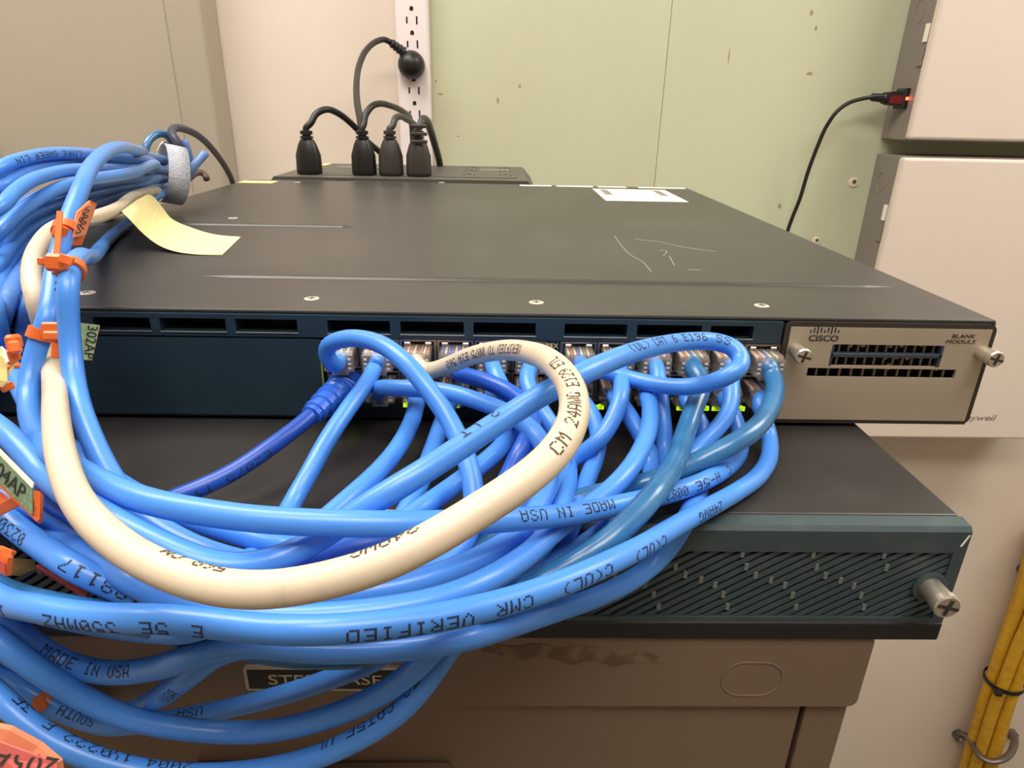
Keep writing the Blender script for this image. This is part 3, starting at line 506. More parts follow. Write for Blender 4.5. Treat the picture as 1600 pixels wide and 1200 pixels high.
# fill the dim middle of the tied bundle
BP[13] = [(0, 277, 325), (40, 258, 335), (80, 249, 350), (130, 246, 370), (180, 241, 395), (222, 243, 415)]; BP[14] = [(0, 310, 320), (40, 285, 335), (85, 268, 352), (130, 260, 375), (180, 262, 400), (225, 256, 422)]
for k, (bp, sl_) in enumerate(((10, 4), (12, 14), (13, 1), (14, 14))):
    cable('F%d' % k, 'dusty', ['dusty blue cable deep in the tied bundle', 'dusty blue cable at the underside of the tied bundle, nearest the switch lid', 'dusty blue cable along the very top of the tied bundle', 'dusty blue cable second from the top of the tied bundle'][k], ([(-120, 690, 300), (-60, 620, 300)] if k < 2 else [(-120, 420+30*k, 330), (-60, 330+25*k, 325)])+BP[bp]+ring_end(sl_))

# ---- let crossing cables push one another apart
BOX = [(-.445, 0, 0, .46, 0, .0445), (-.481, -.0415, -.0706, .37, -.0465, -.0005), (-.443, -.0625, -.0700, .7, -1.5, -.0455)]
KEYS = list(CB); step = .0022; Qs = [spline(CB[k]['P'], step) for k in KEYS]
Qs = [np.vstack([q[:1], (q[:-2]+2*q[1:-1]+q[2:])/4, q[-1:]]) for q in Qs]
ids = np.concatenate([np.full(len(q), i) for i, q in enumerate(Qs)]); X = np.vstack(Qs)
rad = np.array([CB[k]['r'] for k in KEYS])[ids]
free = np.concatenate([np.clip((np.arange(len(q))*step-.010)/.010, 0, 1) if CB[KEYS[i]]['port'] else np.ones(len(q)) for i, q in enumerate(Qs)])
for i, k in enumerate(KEYS):
    if CB[k]['tied']: e_ = ids == i; n_ = e_.sum(); free[e_] = np.minimum(free[e_], np.clip((n_-1-np.arange(n_)-9)/14, 0, 1))
D0 = np.linalg.norm(X-CP, axis=1); dirs = (X-CP)/D0[:, None]; dist = D0.copy()
prio = dist.copy()
def clampbox(dist):
    for (x0, x1, y0, y1, z0, z1) in BOX:
        for it in range(60):
            Y = CP+dirs*dist[:, None]; m = rad*1.02
            ins = (Y[:, 0] > x0-m) & (Y[:, 0] < x1+m) & (Y[:, 1] > y0-m) & (Y[:, 1] < y1+m) & (Y[:, 2] > z0-m) & (Y[:, 2] < z1+m) & (free > 0)
            if not ins.any(): break
            dist = np.where(ins, dist-.0012*free.clip(.3), dist)
    return dist
cnt = np.bincount(ids); off = np.r_[0, np.cumsum(cnt)]
for it in range(26):
    dist = clampbox(dist); Y = CP+dirs*dist[:, None]; push = np.zeros(len(X))
    order = np.argsort(Y[:, 0])
    bb = [(Y[off[i]:off[i+1]].min(0)-.004, Y[off[i]:off[i+1]].max(0)+.004) for i in range(len(KEYS))]
    for i in range(len(KEYS)):
        A = slice(off[i], off[i+1])
        for j in range(i+1, len(KEYS)):
            if (bb[i][0] > bb[j][1]).any() or (bb[j][0] > bb[i][1]).any(): continue
            B = slice(off[j], off[j+1]); a, c = Y[A], Y[B]
            d2 = ((a[:, None]-c[None])**2).sum(2); need = rad[off[i]]+rad[off[j]]
            ia, ic = np.where(d2 < need*need)
            if not len(ia): continue
            gap = need-np.sqrt(d2[ia, ic]); pa, pc = prio[A][ia], prio[B][ic]; s = np.where(pa < pc, -1, 1)
            fa, fc = push[A], push[B]
            mv = np.minimum(gap*.55, .0012)
            for arr, idx, val in ((fa, ia, mv*s), (fc, ic, -mv*s)):
                o = np.argsort(np.abs(val)); arr[idx[o]] = np.where(np.abs(arr[idx[o]]) > np.abs(val[o]), arr[idx[o]], val[o])
    for i in range(len(KEYS)):
        A = slice(off[i], off[i+1]); p = push[A]
        for _ in range(6): p = np.convolve(np.r_[p[0], p[0], p, p[-1], p[-1]], [.1, .2, .4, .2, .1], 'valid')
        push[A] = p*1.7
    dist = dist+push*free
dist = clampbox(dist)
for i in range(len(KEYS)):
    A = slice(off[i], off[i+1]); dd = dist[A]-D0[A]
    for _ in range(8): dd = np.convolve(np.r_[dd[0], dd, dd[-1]], [.25, .5, .25], 'valid')*np.where(free[A] > 0, 1, 0)
    dist[A] = D0[A]+dd
dist = clampbox(dist); Y = CP+dirs*dist[:, None]
for i, k in enumerate(KEYS):
    q = Y[off[i]:off[i+1]]
    for _ in range(3): q = np.vstack([q[:1], (q[:-2]+2*q[1:-1]+q[2:])/4, q[-1:]])
    CB[k]['Q'] = q

# ---- dot-matrix printing wrapped on the jackets
G57 = dict(zip('0123456789', '3E5149453E 00427F4000 4261514946 2141454B31 1814127F10 2745454539 3C4A494930 0171090503 3649494936 064949291E'.split()))
G57.update(zip('ABCDEFGHIJKLMNOPRSTUVWXYZ', '7E1111117E 7F49494936 3E41414122 7F4141413E 7F49494941 7F09090901 3E41417132 7F0808087F 00417F4100 2040413F01 7F08142241 7F40404040 7F020C027F 7F0408107F 3E4141413E 7F09090906 7F09192946 2649494932 01017F0101 3F4040403F 1F2040201F 3F4038403F 6314081463 0708700807 6151494543'.split()))
G57.update({'-': '0808080808', '/': '2010080402', '(': '001C224100', ')': '0041221C00'})
def print_on(k, parent, s, u, v, inv, offang, m):
    Q, r = CB[k]['Q'], CB[k]['r']; px = proj(Q); i0 = int(np.argmin((px[:, 0]-u)**2+(px[:, 1]-v)**2+np.where(px[:, 2] < 0, 1e9, 0)))
    T, _, _ = frames(Q); S = np.r_[0, np.cumsum(np.linalg.norm(np.diff(Q, axis=0), axis=1))]
    a, c = max(0, i0-3), min(len(Q)-1, i0+3); dv = px[c, :2]-px[a, :2]; along = dv[0] if abs(dv[0]) > abs(dv[1])*.5 else dv[1]
    sg = (1 if along > 0 else -1)*(-1 if inv else 1); adv, ch = (.00245, .0028) if CB[k]['m'] == 'beige' else (.0032, .0030); pw, ph = adv/(6 if CB[k]['m'] == 'beige' else 6.6), ch/7; bm = nb(); s0 = S[i0]-sg*len(s)*adv/2
    def pt(sv, a):
        q = np.array([np.interp(sv, S, Q[:, j]) for j in range(3)]); t = np.array([np.interp(sv, S, T[:, j]) for j in range(3)]); t /= np.linalg.norm(t)
        cc = CP-q; cc -= t*(cc@t); cc /= np.linalg.norm(cc); ey = np.cross(cc, t*sg); up = 1 if ey@U_ > 0 else -1
        a = a+up*offang; return q+(cc*math.cos(a)+ey*math.sin(a))*(r*1.012)
    for ci, chh in enumerate(s):
        g = G57.get(chh)
        if not g: continue
        for col in range(5):
            bits = int(g[col*2:col*2+2], 16); row = 0
            while row < 7:
                if bits >> row & 1:
                    e = row
                    while e < 7 and bits >> e & 1: e += 1
                    n = e-row; sa = s0+sg*(ci*adv+col*pw); sb = sa+sg*pw*.95
                    ang = lambda q: ((3.5-q)*ph)/r
                    rows = [(bm.verts.new(pt(sa, ang(q))), bm.verts.new(pt(sb, ang(q)))) for q in [row+.04]+list(range(row+1, e))+[e-.04]]
                    for A_, B_ in zip(rows, rows[1:]): bm.faces.new((A_[0], A_[1], B_[1], B_[0]))
                    row = e
                else: row += 1
    return obj('printing', bm, m, parent)
WIRES = [('ww', 'wo', 'ww', 'wb', 'ww', 'wg', 'ww', 'wbr'), ('wo', 'ww', 'wo', 'ww', 'wbr', 'wo', 'ww', 'wo'), ('wb', 'ww', 'wb', 'wb', 'ww', 'wb', 'ww', 'wb')]
def plug_on(parent, port):
    r, i = (0 if port[0] == 'U' else 1), int(port[1:])-1; x, z = GX[i], ZR[r]; s = 1 if r == 0 else -1
    b = nb(); hw, hh = .0057, .0040
    prof = [(.0085, -hh), (.0085, hh), (-.0070, hh), (-.0098, hh*.55), (-.0098, -hh)]
    prism(b, [(y, z+q) for y, q in prof], 0, x-hw, x+hw); bmesh.ops.bevel(b, geom=b.edges[:], offset=.0005, segments=1, affect='EDGES')
    p = obj('plug', b, M['plug'], parent, 'clear plastic plug')
    b = nb(); wset = WIRES[{'U3': 1, 'U4': 2, 'U5': 2}.get(port, 0)]; mats = []
    for k in range(8):
        xx = x+(k-3.5)*.00125; f = box(b, xx-.00042, xx+.00042, -.0074, .0035, z+hh-.0014, z+hh-.0006)
        for fc in list(b.faces)[-6:]: fc.material_index = k
    obj('wires', b, [M[q] for q in wset], p)
    b = nb(); prism(b, [(.004, z-hh), (.004, z-hh-.0006), (-.0080, z-hh-.0019), (-.0080, z-hh-.0011)], 0, x-.0030, x+.0030); obj('latch', b, M['latch'], p)
    b = nb()
    for k in range(3): box(b, x-hw+.0008, x-hw+.0022, -.0102, -.0094, z-.0030+k*.0018, z-.0020+k*.0018, .0002, 1); box(b, x+hw-.0022, x+hw-.0008, -.0102, -.0094, z-.0030+k*.0018, z-.0020+k*.0018, .0002, 1)
    obj('strain_clip', b, M['latch'], p)
for k in KEYS:
    c = CB[k]; Q = c['Q']; e = thing(c['name'], c['label'], c['cat'], tuple(Q[0]), 'network cables of the switch' if c['port'] else 'loose cable ends at the tied bundle')
    b = nb(); tube(b, Q, c['r'], 16); j = obj('jacket', b, M[c['m']], e, smooth=True); c['obj'] = e
    if c['port'] and k != 'L1': plug_on(e, c['port'])
    if k == 'L1':
        n = 10; q = spline(np.vstack([[(GX[0], .004, ZR[1])], Q[0:1], Q[2:15]]), .0006); m = len(q); t_ = np.linspace(0, 1, m)
        rr = .0078-.0038*t_+np.where((t_ > .35) & (t_ < .97), .00035*np.sign(np.sin(t_*2*math.pi*9)), 0)
        b = nb(); tube(b, q, rr, 18, .92); obj('boot', b, M['royal'], e, 'ribbed blue boot')
    for pr in c['prints']: print_on(k, e, *pr, M['inkb' if c['m'] == 'beige' else 'ink'])

# ------------------------------------------------------------------ grey tie, marker ties and labels
def near(k, u, v):
    Q = CB[k]['Q']; px = proj(Q); i = int(np.argmin((px[:, 0]-u)**2+(px[:, 1]-v)**2)); T, _, _ = frames(Q); return Q[i], T[i], CB[k]['r'], px[i, 2]
def band(name, parent, P, T, r, w, th, m, **kw):
    b = nb(); lathe(b, P-np.array(T)*w/2, T, [(r, 0), (r+th, 0), (r+th, w), (r, w)], 28); bmesh.ops.delete(b, geom=[f for f in b.faces if len(f.verts) > 4], context='FACES')
    x = b.verts[:]
    return obj(name, b, m, parent, **kw)
def plate_px(name, px, th, m, parent, **kw):
    b = nb(); q = [at_d(u, v, d*.001) for u, v, d in px]
    n = Vector(np.cross(q[1]-q[0], q[2]-q[1])).normalized()
    if n.dot(Vector(CP-q[0])) < 0: n = -n
    slab(b, q, th, n); return obj(name, b, m, parent, **kw)
def bar_px(name, a, c, w, th, m, parent, **kw):
    P, Q = at_d(*a[:2], a[2]*.001), at_d(*c[:2], c[2]*.001); t = (Q-P)/np.linalg.norm(Q-P); cc = CP-P; cc -= t*(cc@t); cc /= np.linalg.norm(cc); s = np.cross(t, cc)*w/2
    b = nb(); slab(b, [P-s, P+s, Q+s, Q-s], th, Vector(cc)); bmesh.ops.bevel(b, geom=b.edges[:], offset=min(w, th)*.2, segments=1, affect='EDGES'); return obj(name, b, m, parent, **kw)
def px_text(parent, s, c, du, dv, h, m, stretch=1, plane=None):
    """lettering centred on pixel c, running in picture direction du, on the plane of three pixels"""
    q = [at_d(u, v, d*.001) for u, v, d in plane]; n = np.cross(q[1]-q[0], q[2]-q[0]); n /= np.linalg.norm(n)
    if n@(CP-q[0]) < 0: n = -n
    hit = lambda u, v: CP+ray(u, v)*((n@(q[0]-CP))/(n@ray(u, v)))
    o = hit(*c); ex = hit(c[0]+du[0], c[1]+du[1])-o; ex /= np.linalg.norm(ex); ey = np.cross(n, ex)
    return text(parent, 'lettering', s, o+n*.0001, ex, ey, h, m, .00012, stretch=stretch)
C0 = at_d(263, 273, .449); ax = AXR
t = thing('hook_strap', 'grey hook tape wrapped around the tied blue cable bundle', 'strap', tuple(C0))
b = nb(); x, y, d = frame3(ax); n = 40
rings = []
for k in range(n+1):
    a = 2*math.pi*k/n; rr = .0180+.0007*math.sin(3*a+.6); dv = (x*math.cos(a)+y*math.sin(a)); P = Vector(C0)
    rings.append([b.verts.new(P+dv*q+d*w) for q, w in ((rr, -.004), (rr+.0014, -.004), (rr+.0014, .009), (rr, .009))])
for A, B in zip(rings, rings[1:]):
    for k in range(4): b.faces.new((A[k], A[(k+1) % 4], B[(k+1) % 4], B[k]))
obj('band', b, M['velcro'], t, smooth=True)
b = nb(); rings = []
for k in range(13):
    dv = Vector(U_)*math.cos((k-6)*.1-.1)+Vector(R_)*math.sin((k-6)*.1-.1); dv = (dv-d*dv.dot(d)).normalized(); P = Vector(C0)
    rings.append([b.verts.new(P+dv*q+d*w) for q, w in ((.0192, -.0045), (.0206, -.0045), (.0206, .0095), (.0192, .0095))])
for A, B in zip(rings, rings[1:]):
    for k in range(4): b.faces.new((A[k], A[(k+1) % 4], B[(k+1) % 4], B[k]))
obj('strap_end', b, M['paperw'], t, 'pale end of the strap', smooth=True)
def tie(label, k, u, v, m='orange', w=.0034, th=.0009):
    P, T, r, d = near(k, u, v); t = thing('cable_tie', label, 'cable tie', tuple(P)); band('strap', t, P, T, r+.0001, w, th, M[m]); return t, P, T, d*1000
t, P, T, d = tie('orange marker tie with a handwritten salmon flag high on the front cable of the bundle', 'L11', 94, 360); d -= 4
bar_px('head', (90, 372, d-2), (97, 352, d-2), .0042, .003, M['orange'], t)
bar_px('tail', (94, 329, d-3), (86, 426, d-12), .0019, .0014, M['orange'], t)
bar_px('arm', (97, 358, d-1), (115, 368, d+4), .0026, .0012, M['orange'], t)
pl = [(108, 384, d+2), (128, 383, d+10), (152, 318, d+16), (142, 314, d+12), (122, 332, d+6), (116, 362, d+3)]
f = plate_px('flag', pl, .0008, M['orange'], t)
pl2 = [(113, 372, d+1.5), (134, 367, d+9), (149, 321, d+14), (142, 318, d+11), (124, 336, d+5)]
f2 = plate_px('paper_label', pl2, .0002, M['papero'], f)
for q in ([(139, 322), (133, 326), (140, 329), (131, 334), (138, 338), (128, 343), (135, 348), (126, 352), (131, 358)], [(134, 326), (129, 332), (132, 338), (124, 342), (129, 350), (121, 352), (126, 362), (118, 364)]):
    b = nb(); n_ = np.cross(at_d(*pl2[1][:2], pl2[1][2]*.001)-at_d(*pl2[0][:2], pl2[0][2]*.001), at_d(*pl2[2][:2], pl2[2][2]*.001)-at_d(*pl2[0][:2], pl2[0][2]*.001)); p0 = at_d(*pl2[0][:2], pl2[0][2]*.001)-ray(*pl2[0][:2])*.0002
    tube(b, spline([CP+ray(u, v)*((n_@(p0-CP))/(n_@ray(u, v))) for u, v in q], .0004), .00016, 5); obj('handwriting', b, M['inkb'], f2)
t, P, T, d = tie('orange cable tie low on the bend where two blue cables run together', 'U5', 109, 424); d -= 3
bar_px('head', (66, 409, d-4), (96, 411, d-4), .0052, .0045, M['orange'], t)
bar_px('tail', (57, 408, d-2), (68, 408, d-2), .0022, .0014, M['orange'], t)
bar_px('arm', (92, 402, d-5), (113, 409, d-4.5), .0026, .001, M['orange'], t)
t, P, T, d = tie('orange marker tie with a green flag reading 302AP beside the switch front', 'L11', 64, 522); d -= 5
bar_px('head', (62, 512, d-1), (93, 512, d-1), .0034, .0030, M['orange'], t)
bar_px('clasp', (64, 525, d-1.5), (93, 525, d-1.5), .0030, .0034, M['orange'], t)
bar_px('arm', (90, 530, d), (87, 560, d), .0026, .0014, M['orange'], t)
pl = [(86, 500, d+14), (156, 508, d+20), (144, 562, d+20), (84, 562, d+14)]
f = plate_px('flag', [(u, v+1.5, q+.8) for u, v, q in pl], .0010, M['orange'], t); f2 = plate_px('paper_label', pl, .0003, M['paperg'], f)
px_text(f2, '302AP', (141, 534), (-4, 30), 1, .0029, M['print'], 1, pl[:3])
t, P, T, d = tie('orange marker tie with green flag ending in 04AP at the left edge', 'U2', -14, 795); d -= 5
bar_px('arm', (-12, 802, d), (28, 782, d-4), .0028, .0012, M['orange'], t)
pl = [(-40, 664, d-4), (50, 757, d-12), (49, 804, d-12), (-40, 716, d-4)]
f = plate_px('flag', [(-42, 672, d-3.6), (48, 764, d-11.6), (63, 768, d-11.8), (62, 811, d-11.8), (57, 815, d-11.6), (-42, 722, d-3.6)], .0015, M['orange'], t)
f2 = plate_px('paper_label', pl, .0003, M['paperg2'], f); plate_px('paper_edge', [(-40, 662, d-4.1), (52, 755, d-12.1), (50, 763, d-12.2), (-40, 671, d-4.1)], .0003, M['paperw'], f)
px_text(f2, '04AP', (17, 752), (22, 22), 1, .0036, M['print'], 1, pl[:3])
t, P, T, d = tie('orange cable tie with creased yellow paper labels at the left edge', 'L4', 22, 585)
d = 176
bar_px('head', (4, 536, d), (22, 534, d), .004, .004, M['orange'], t); bar_px('clasp', (20, 532, d-1), (24, 552, d-1), .003, .003, M['orange'], t); bar_px('arm', (10, 548, d), (26, 566, d+2), .0036, .002, M['orange'], t)
plate_px('paper_label', [(-20, 538, d-3), (4, 543, d-3), (10, 562, d-5), (11, 596, d-5), (3, 605, d-4), (-20, 590, d-3)], .0004, M['papery'], t, label='creased yellow paper label')
plate_px('paper_edge', [(1, 541, d-4), (6, 546, d-5), (12, 565, d-6), (9, 568, d-6)], .0003, M['paperw'], t)
plate_px('paper_label', [(14, 588, d+2), (28, 563, d+4), (36, 545, d+5), (25, 537, d+4), (24, 560, d+3), (15, 580, d+2)], .0003, M['papery'], t)
bar_px('tail', (2, 608, d-2), (22, 600, d), .0022, .0016, M['orange'], t)
t, P, T, d = tie('orange marker tie with red labels in the dark gap at the left edge', 'L8', -25, 922); d = 172
bar_px('arm', (-10, 862, d-20), (10, 870, d-22), .0036, .0018, M['orange'], t)
plate_px('flag', [(-12, 865, d-21), (4, 858, d-22), (12, 872, d-23), (9, 900, d-23), (-12, 890, d-21)], .0012, M['orange'], t); plate_px('paper_label', [(-12, 868, d-21.6), (7, 880, d-23.4), (8, 898, d-23.4), (-12, 886, d-21.6)], .0002, M['paperr'], t)
plate_px('flag', [(10, 872, d+2), (56, 876, d+6), (54, 890, d+6), (30, 900, d+4), (12, 898, d+2)], .0008, M['wood'], t, label='tan label edge')
plate_px('flag', [(55, 884, d-12), (64, 879, d-11), (145, 916, d-14), (134, 932, d-15)], .0012, M['paperr'], t, label='long red label strip')
t, P, T, d = tie('copper orange tie around a shaded cable at lower left', 'U8', 62, 1097, 'copper', .0036, .0008)
bar_px('head', (58, 1088, d-4), (68, 1110, d-4), .0032, .0022, M['copper'], t)
t, P, T, d = tie('orange marker tie with a pink flag reading 205A at the bottom left corner', 'L7', -25, 1030); d = 140
pl = [(-45, 1150, d), (0, 1160, d), (88, 1192, d+2), (96, 1262, d), (-45, 1262, d)]
plate_px('flag', [(-45, 1128, d+3), (14, 1141, d+3), (60, 1166, d+4), (92, 1193, d+3), (100, 1266, d+1), (-45, 1266, d+1)], .0012, M['papero'], t)
f = plate_px('paper_label', pl, .0003, M['paperp'], t); px_text(f, '205AP', (26, 1188), (-40, -8), 1, .0043, M['print'], 1, (pl[0], pl[2], pl[3]))
bar_px('arm', (-30, 1060, 145), (-30, 1150, 142), .003, .0015, M['orange'], t)
# yellow paper strip on the lid
t = thing('paper_strip', 'pale yellow paper strip curling from under the bundle onto the switch lid', 'paper', tuple(at_z(310, 375, .0447)))
prs = [((215, 311), (190, 330), .0645), ((240, 307), (206, 346), .0610), ((253, 323), (222, 363), .0545), ((270, 343), (243, 380), .0492), ((300, 356), (268, 391), .0460), ((340, 367), (305, 397), .0451), ((376, 370), (347, 398), .0449)]
A = spline([at_z(*p, z) for p, q, z in prs], .004); B = spline([at_z(*q, z-.0004 if z > .047 else z) for p, q, z in prs], .004); n = 40
A, B = (np.stack([np.interp(np.linspace(0, 1, n), np.linspace(0, 1, len(q)), q[:, k]) for k in range(3)], 1) for q in (A, B))
b = nb(); up = np.array([0, 0, .00025]); rows = [[b.verts.new(p) for p in (a, c, c-up, a-up)] for a, c in zip(A, B)]
for q, w in zip(rows, rows[1:]):
    for k in range(4): b.faces.new((q[k], q[(k+1) % 4], w[(k+1) % 4], w[k]))
b.faces.new(rows[0]); b.faces.new(rows[-1]); obj('sheet', b, M['note'], t, smooth=False)
# ------------------------------------------------------------------ battery backup behind the switch with four plugs
UX0, UX1, UY0, UY1, UZ = -.434, -.152, .470, .66, .0465
t = thing('battery_backup', 'charcoal battery backup unit with top outlets standing behind the switch', 'battery backup', (-.29, .56, -.0455))
b = nb(); pts = [(UX0, -.0455), (UX1, -.0455), (UX1, UZ-.012), (UX1-.010, UZ), (UX0+.010, UZ), (UX0, UZ-.012)]; prism(b, pts, 1, UY0, UY1)
bmesh.ops.bevel(b, geom=[e for e in b.edges if abs(e.verts[0].co.y-e.verts[1].co.y) < 1e-6 and e.verts[0].co.z > 0], offset=.006, segments=3, affect='EDGES'); obj('housing', b, M['upsb'], t)
b = nb(); box(b, UX0+.03, UX1-.02, .50, .63, UZ, UZ+.0008, .0003, 1); obj('outlet_panel', b, M['upsb'], t)
for x in (-.225, -.185):
    for y in (.525, .575, .615):
        b = nb()
        for q in ((-.0065, -.005, -.004, .004), (.005, .0065, -.004, .004), (-.002, .002, .007, .011)): box(b, x+q[0], x+q[1], y+q[2], y+q[3], UZ+.0008, UZ+.0011)
        obj('outlet', b, M['dark'], t)
b = nb(); box(b, -.215, -.18, .585, .60, UZ+.0008, UZ+.0012); obj('clear_label', b, M['greybox'], t, 'grey label on the unit')
b = nb(); box(b, -.385, -.335, .585, .60, UZ+.0008, UZ+.0012); obj('clear_label', b, M['greybox'], t, 'grey label on the unit')
b = nb(); box(b, -.415, -.405, .62, .65, UZ, UZ+.0003); obj('tape', b, M['papery'], t, 'yellow tape strip')
def cord(parent, P, r, m='rubber', flat=1.0): b = nb(); tube(b, spline(P, .003), r, 10, flat); return obj('cord', b, M[m], parent, smooth=True)
def ups_plug(label, u, y, sx, pts, m='rubber', v0=204, r=.0034, flatdir=False):
    B = at_y(u, 277, y); t = thing('power_cable', label, 'power cord', (B[0], y, UZ+.0008), 'power cords in the battery backup')
    H = at_y(u, 219, y)[2]-UZ; b = nb(); w = .0135*sx
    prof = [(w*.98, 0), (w, .004), (w*.97, H*.55), (w*.72, H*.85), (w*.55, H*.97), (w*.5, H)]
    lathe(b, (B[0], y, UZ+.0008), (0, 0, 1), prof, 24)
    for vv in b.verts: vv.co.y = y+(vv.co.y-y)*.72
    p = obj('plug', b, M[m], t, smooth=True)
    z = UZ+H; k = at_y(u, 203, y)[2]-z; b = nb(); lathe(b, (B[0], y, z-.0005), (0, 0, 1), [(.0052, 0), (.0052, k*.2), (.0068, k*.22), (.0068, k*.42), (.0045, k*.45), (.0045, k*.6), (.0064, k*.62), (.0064, k*.95), (.004, k)], 16); obj('strain_relief', b, M[m], p)
    P = [(B[0], y, z+k*.6), (B[0], y, z+k*1.15)]+[tuple(at_y(a, c, q)) for a, c, q in pts]
    cord(t, P, r, m); return t
ups_plug('black power cord with tapered plug at the left end of the row, arching right', 485, .505, 1.0, [(486, 192, .507), (494, 178, .512), (510, 171, .52), (530, 178, .535), (553, 197, .55), (575, 222, .57), (597, 241, .585), (612, 262, .60), (615, 275, .61)])
ups_plug('black power cord whose plug stands second from left, arching right to the wall strip', 570, .505, .98, [(568, 196, .507), (571, 180, .512), (580, 167, .52), (592, 162, .535), (612, 166, .57), (632, 176, .63), (642, 190, .70), (645, 230, .74), (648, 290, .76)])
ups_plug('grey-black power cord whose plug stands third from left with a short bent cord', 612, .505, .98, [(613, 198, .507), (617, 186, .512), (625, 182, .53), (636, 187, .57), (650, 198, .63), (656, 220, .68), (657, 262, .70)], 'rubber2')
t = ups_plug('grey-black power cord at the right end of the plug row', 655, .505, 1.0, [(657, 196, .507), (660, 187, .512), (666, 188, .53), (672, 202, .57), (680, 228, .61), (686, 250, .64), (689, 268, .65)], 'rubber2', r=.0042)
b = nb(); P = at_y(655, 208, .498)
for k in range(3): box(b, P[0]-.0085, P[0]+.0085, P[1]-.003, P[1]+.0, P[2]-.010+k*.0075, P[2]-.0065+k*.0075, .0008, 1)
obj('grip', b, M['rubber2'], t)
# ------------------------------------------------------------------ power strip on the wall
SX0, SX1, SY = -.3548, -.3035, .914
t = thing('power_strip', 'white upright power strip on the wall at the edge of the green board', 'power strip', (-.329, .95, .13))
sx = (SX0+SX1)/2; b = nb(); box(b, SX0, SX1, SY, .9375, -.02, .42, .005, 3); obj('housing', b, M['white'], t)
zs = [at_y(645, v, SY)[2] for v in (13, 51, 124, 161)]; pitch = (zs[0]-zs[1]+(zs[2]-zs[3]))/2
allz = [zs[0]+pitch*2.0, zs[0]+pitch, zs[0], zs[1], (zs[1]+zs[2])/2, zs[2], zs[3], zs[3]-pitch]
for z in allz:
    b = nb(); w = .0037
    prism(b, [(sx+.0028*math.cos(a), z+.0003+.0028*math.sin(a)) for a in [math.pi*k/8 for k in range(9)]]+[(sx-.0028, z-.003), (sx+.0028, z-.003)], 1, SY-.0004, SY+.001)
    box(b, sx-.0088, sx-.0064, SY-.0004, SY+.001, z-.0205, z-.0115); box(b, sx+.0064, sx+.0088, SY-.0004, SY+.001, z-.0215, z-.0105); obj('outlet', b, M['dark'], t)
# round plug and its cord
P = at_y(640, 100, SY-.030); t = thing('extension_cable', 'black cord with a round plug in the white wall strip', 'power cord', tuple(P))
b = nb(); lathe(b, (P[0], SY-.0005, P[2]), (0, -1, 0), [(.0190, 0), (.0205, .003), (.0205, .012), (.0190, .019), (.0155, .025), (.010, .029), (.004, .031)], 32); p = obj('plug', b, M['rubber'], t, smooth=True)
a = at_y(631, 82, SY-.016); c = at_y(610, 66, SY-.024); q = spline([a, (a+c)/2, c], .001); rr = np.linspace(.0075, .0055, len(q))+.0006*np.sign(np.sin(np.linspace(0, 25, len(q)))); b = nb(); tube(b, q, rr, 14); obj('strain_relief', b, M['rubber'], p)
cord(t, [c]+[tuple(at_y(*k)) for k in ((601, 62, .885), (586, 66, .86), (571, 80, .82), (561, 103, .77), (557, 130, .71), (558, 160, .65), (563, 188, .60), (567, 215, .57), (572, 245, .555), (576, 270, .55))], .0042)
# ------------------------------------------------------------------ two wall boxes at the right
def at_x(u, v, x): r = ray(u, v); return CP+r*((x-CP[0])/r[0])
def wallbox(label, x0, x1, z0, z1, y0, brand, marks):
    t = thing('control_box', label, 'wall box', (x0, .938, z0))
    obj('body', box(nb(), x0, x1, y0+.008, .938, z0, z1, .002), M['greybox'], t)
    dr = obj('door', box(nb(), x0-.0012, x1+.001, y0-.006, y0+.0095, z0+.002, z1-.002, .0045, 3), M['door'], t, 'cream enamel door')
    zk, zl, zc = [at_x(q[0], q[1], x0)[2] for q in marks]
    c = (x0-.0002, y0+.047, zk); q = np.array([(c[0], c[1]+.0125*math.cos(a), c[2]+.0165*math.sin(a)) for a in np.linspace(0, 2*math.pi, 25)]); b = nb(); tube(b, q, .0007, 6); obj('knockout', b, M['greybox'], t)
    obj('latch', box(nb(), x0-.003, x0, y0+.009, y0+.018, zl-.0125, zl+.0125, .0005, 1), M['paperw'], t, 'white latch')
    obj('catch', box(nb(), x0-.003, x0, y0+.009, y0+.020, zc-.013, zc+.013, .0005, 1), M['greybox'], t)
    if brand: text(dr, 'lettering', 'Honeywell', (.681, y0-.0061, -.394), (1, 0, 0), (0, 0, 1), .0115, M['greybox'], .0003, shear=.25, stretch=1.35, align='CENTER', bold=.01)
    return t
wallbox('upper cream and grey wall box with the lit black plug on its side', .4475, .84, .0815, .60, .857, False, ((1437, 18), (1457, 50), (1447, 88)))
wallbox('lower cream and grey wall box partly hidden by the switch', .4475, .84, -.440, .0585, .859, True, ((1372, 284), (1386, 333), (1379, 366)))
A_ = at_y(1400, 154, .895); Y0 = .895; t = thing('adapter_cable', 'thin black cord hanging from a red lit plug on the upper wall box', 'power cord', tuple(A_))
b = nb(); X0 = .4478; z = A_[2]; lathe(b, (X0, Y0, z), (-1, 0, 0), [(.0210, 0), (.0210, .006), (.0150, .009), (.0140, .024), (.0110, .029)], 4)
bmesh.ops.rotate(b, cent=Vector((X0, Y0, z)), matrix=Matrix.Rotation(math.pi/4, 3, 'X'), verts=b.verts); p = obj('plug', b, M['rubber'], t)
b = nb(); box(b, X0-.027, X0-.008, Y0-.0112, Y0-.0090, z-.008, z+.004, .0005, 1); obj('plug_core', b, M['redtint'], p, 'dark red translucent core')
b = nb(); lathe(b, (X0-.028, Y0, z), (-1, -.1, .05), [(.0085, 0), (.0085, .006), (.0065, .008), (.0060, .024), (.0035, .027)], 16); obj('strain_relief', b, M['rubber'], p)
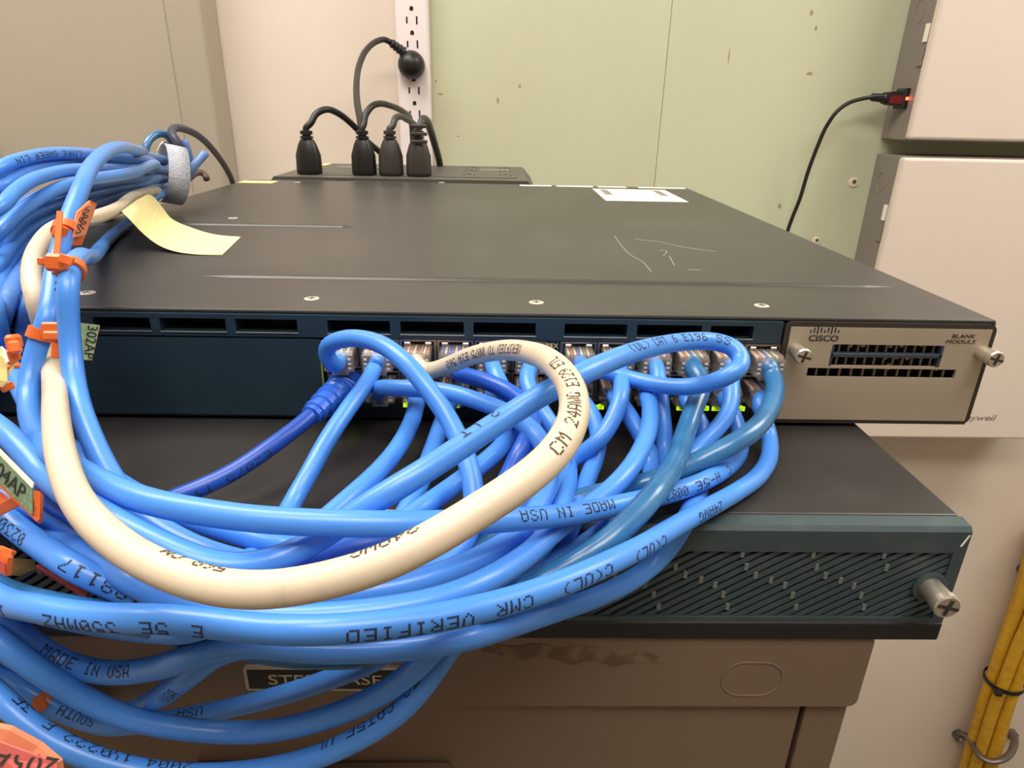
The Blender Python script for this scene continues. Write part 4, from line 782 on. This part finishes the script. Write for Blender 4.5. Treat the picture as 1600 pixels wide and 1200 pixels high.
b = nb(); bmesh.ops.create_uvsphere(b, u_segments=14, v_segments=10, radius=.0026); bmesh.ops.translate(b, verts=b.verts, vec=(X0-.0035, Y0-.0160, z)); obj('power_light', b, M['red'], t, 'glowing red light', smooth=True)
S0 = (X0-.053, Y0-.003, z+.0012)
cord(t, [(X0-.046, Y0-.002, z+.001), S0]+[tuple(at_y(*k)) for k in ((1328, 160, .893), (1308, 174, .895), (1291, 198, .90), (1276, 232, .905), (1262, 270, .91), (1250, 310, .912), (1238, 340, .914), (1231, 360, .915), (1220, 400, .918), (1212, 450, .92))], .0031)
# ------------------------------------------------------------------ yellow cables on the wall at lower right
CL = spline([at_y(u, v, .90) for u, v in ((1650, 820), (1628, 890), (1606, 960), (1590, 1000), (1573, 1050), (1556, 1100), (1542, 1150), (1528, 1200), (1512, 1260), (1500, 1310))], .01)
CL[:, 2] = np.maximum(CL[:, 2], FZ+.03)
T, N, B = frames(CL); k7 = [(0, 0)]+[(math.cos(math.pi*k/3+.4), math.sin(math.pi*k/3+.4)) for k in range(6)]
for k, (a, c) in enumerate(k7):
    r = .0125; tw = np.linspace(0, .8, len(CL))[:, None]; ca, sa = a*np.cos(tw)-c*np.sin(tw), a*np.sin(tw)+c*np.cos(tw)
    b = nb(); tube(b, CL+(N*ca+B*sa)*r*2.03, r, 10); obj('yellow_cable', b, M['yellow'], None, smooth=True, at=CL[-1], tag=('yellow cable strapped in the upright bundle at the lower right wall', 'cable', 'yellow cables bundled on the wall'))
def near_cl(v): i = int(np.argmin(abs(proj(CL)[:, 1]-v))); return CL[i], T[i]
P, Tt = near_cl(1062); t = thing('cable_tie', 'black tie around the yellow cable bundle above the metal ring', 'cable tie', tuple(P)); band('strap', t, P, Tt, .0385, .010, .002, M['rubber']); bar = nb(); box(bar, P[0]-.046, P[0]-.032, P[1]-.042, P[1]-.03, P[2]-.006, P[2]+.006, .001); obj('head', bar, M['rubber'], t)
def dring(label, du, dv):
    W_ = lambda u, v, y: at_y(u+du, v+dv, y); A = W_(1495, 1145, .95); t = thing('wall_ring', label, 'ring bracket', tuple(A))
    b = nb(); tube(b, spline([W_(*q) for q in ((1495, 1145, .936), (1509, 1149, .92), (1521, 1164, .895), (1530, 1180, .865), (1545, 1189, .848), (1563, 1188, .845), (1578, 1178, .862), (1585, 1161, .89), (1583, 1149, .92), (1578, 1144, .936))], .006), .0085, 10, .7); obj('ring', b, M['ring'], t, smooth=True)
    for u, v in ((1495, 1145), (1578, 1144)):
        P = W_(u, v, .95); b = nb(); lathe(b, P, (0, -1, 0), [(.013, 0), (.013, .014), (.007, .018)], 14); s = obj('foot', b, M['ring'], t)
        b = nb(); lathe(b, P-np.array([0, .017, 0]), (0, -1, 0), [(.006, 0), (.006, .003), (.003, .005)], 10); obj('screw', b, M['chrome'], s)
dring('grey iron ring bracket holding the yellow cables to the wall', 0, 0)
dring('grey iron ring bracket on the right edge of the picture above the other ring', 102, -258)
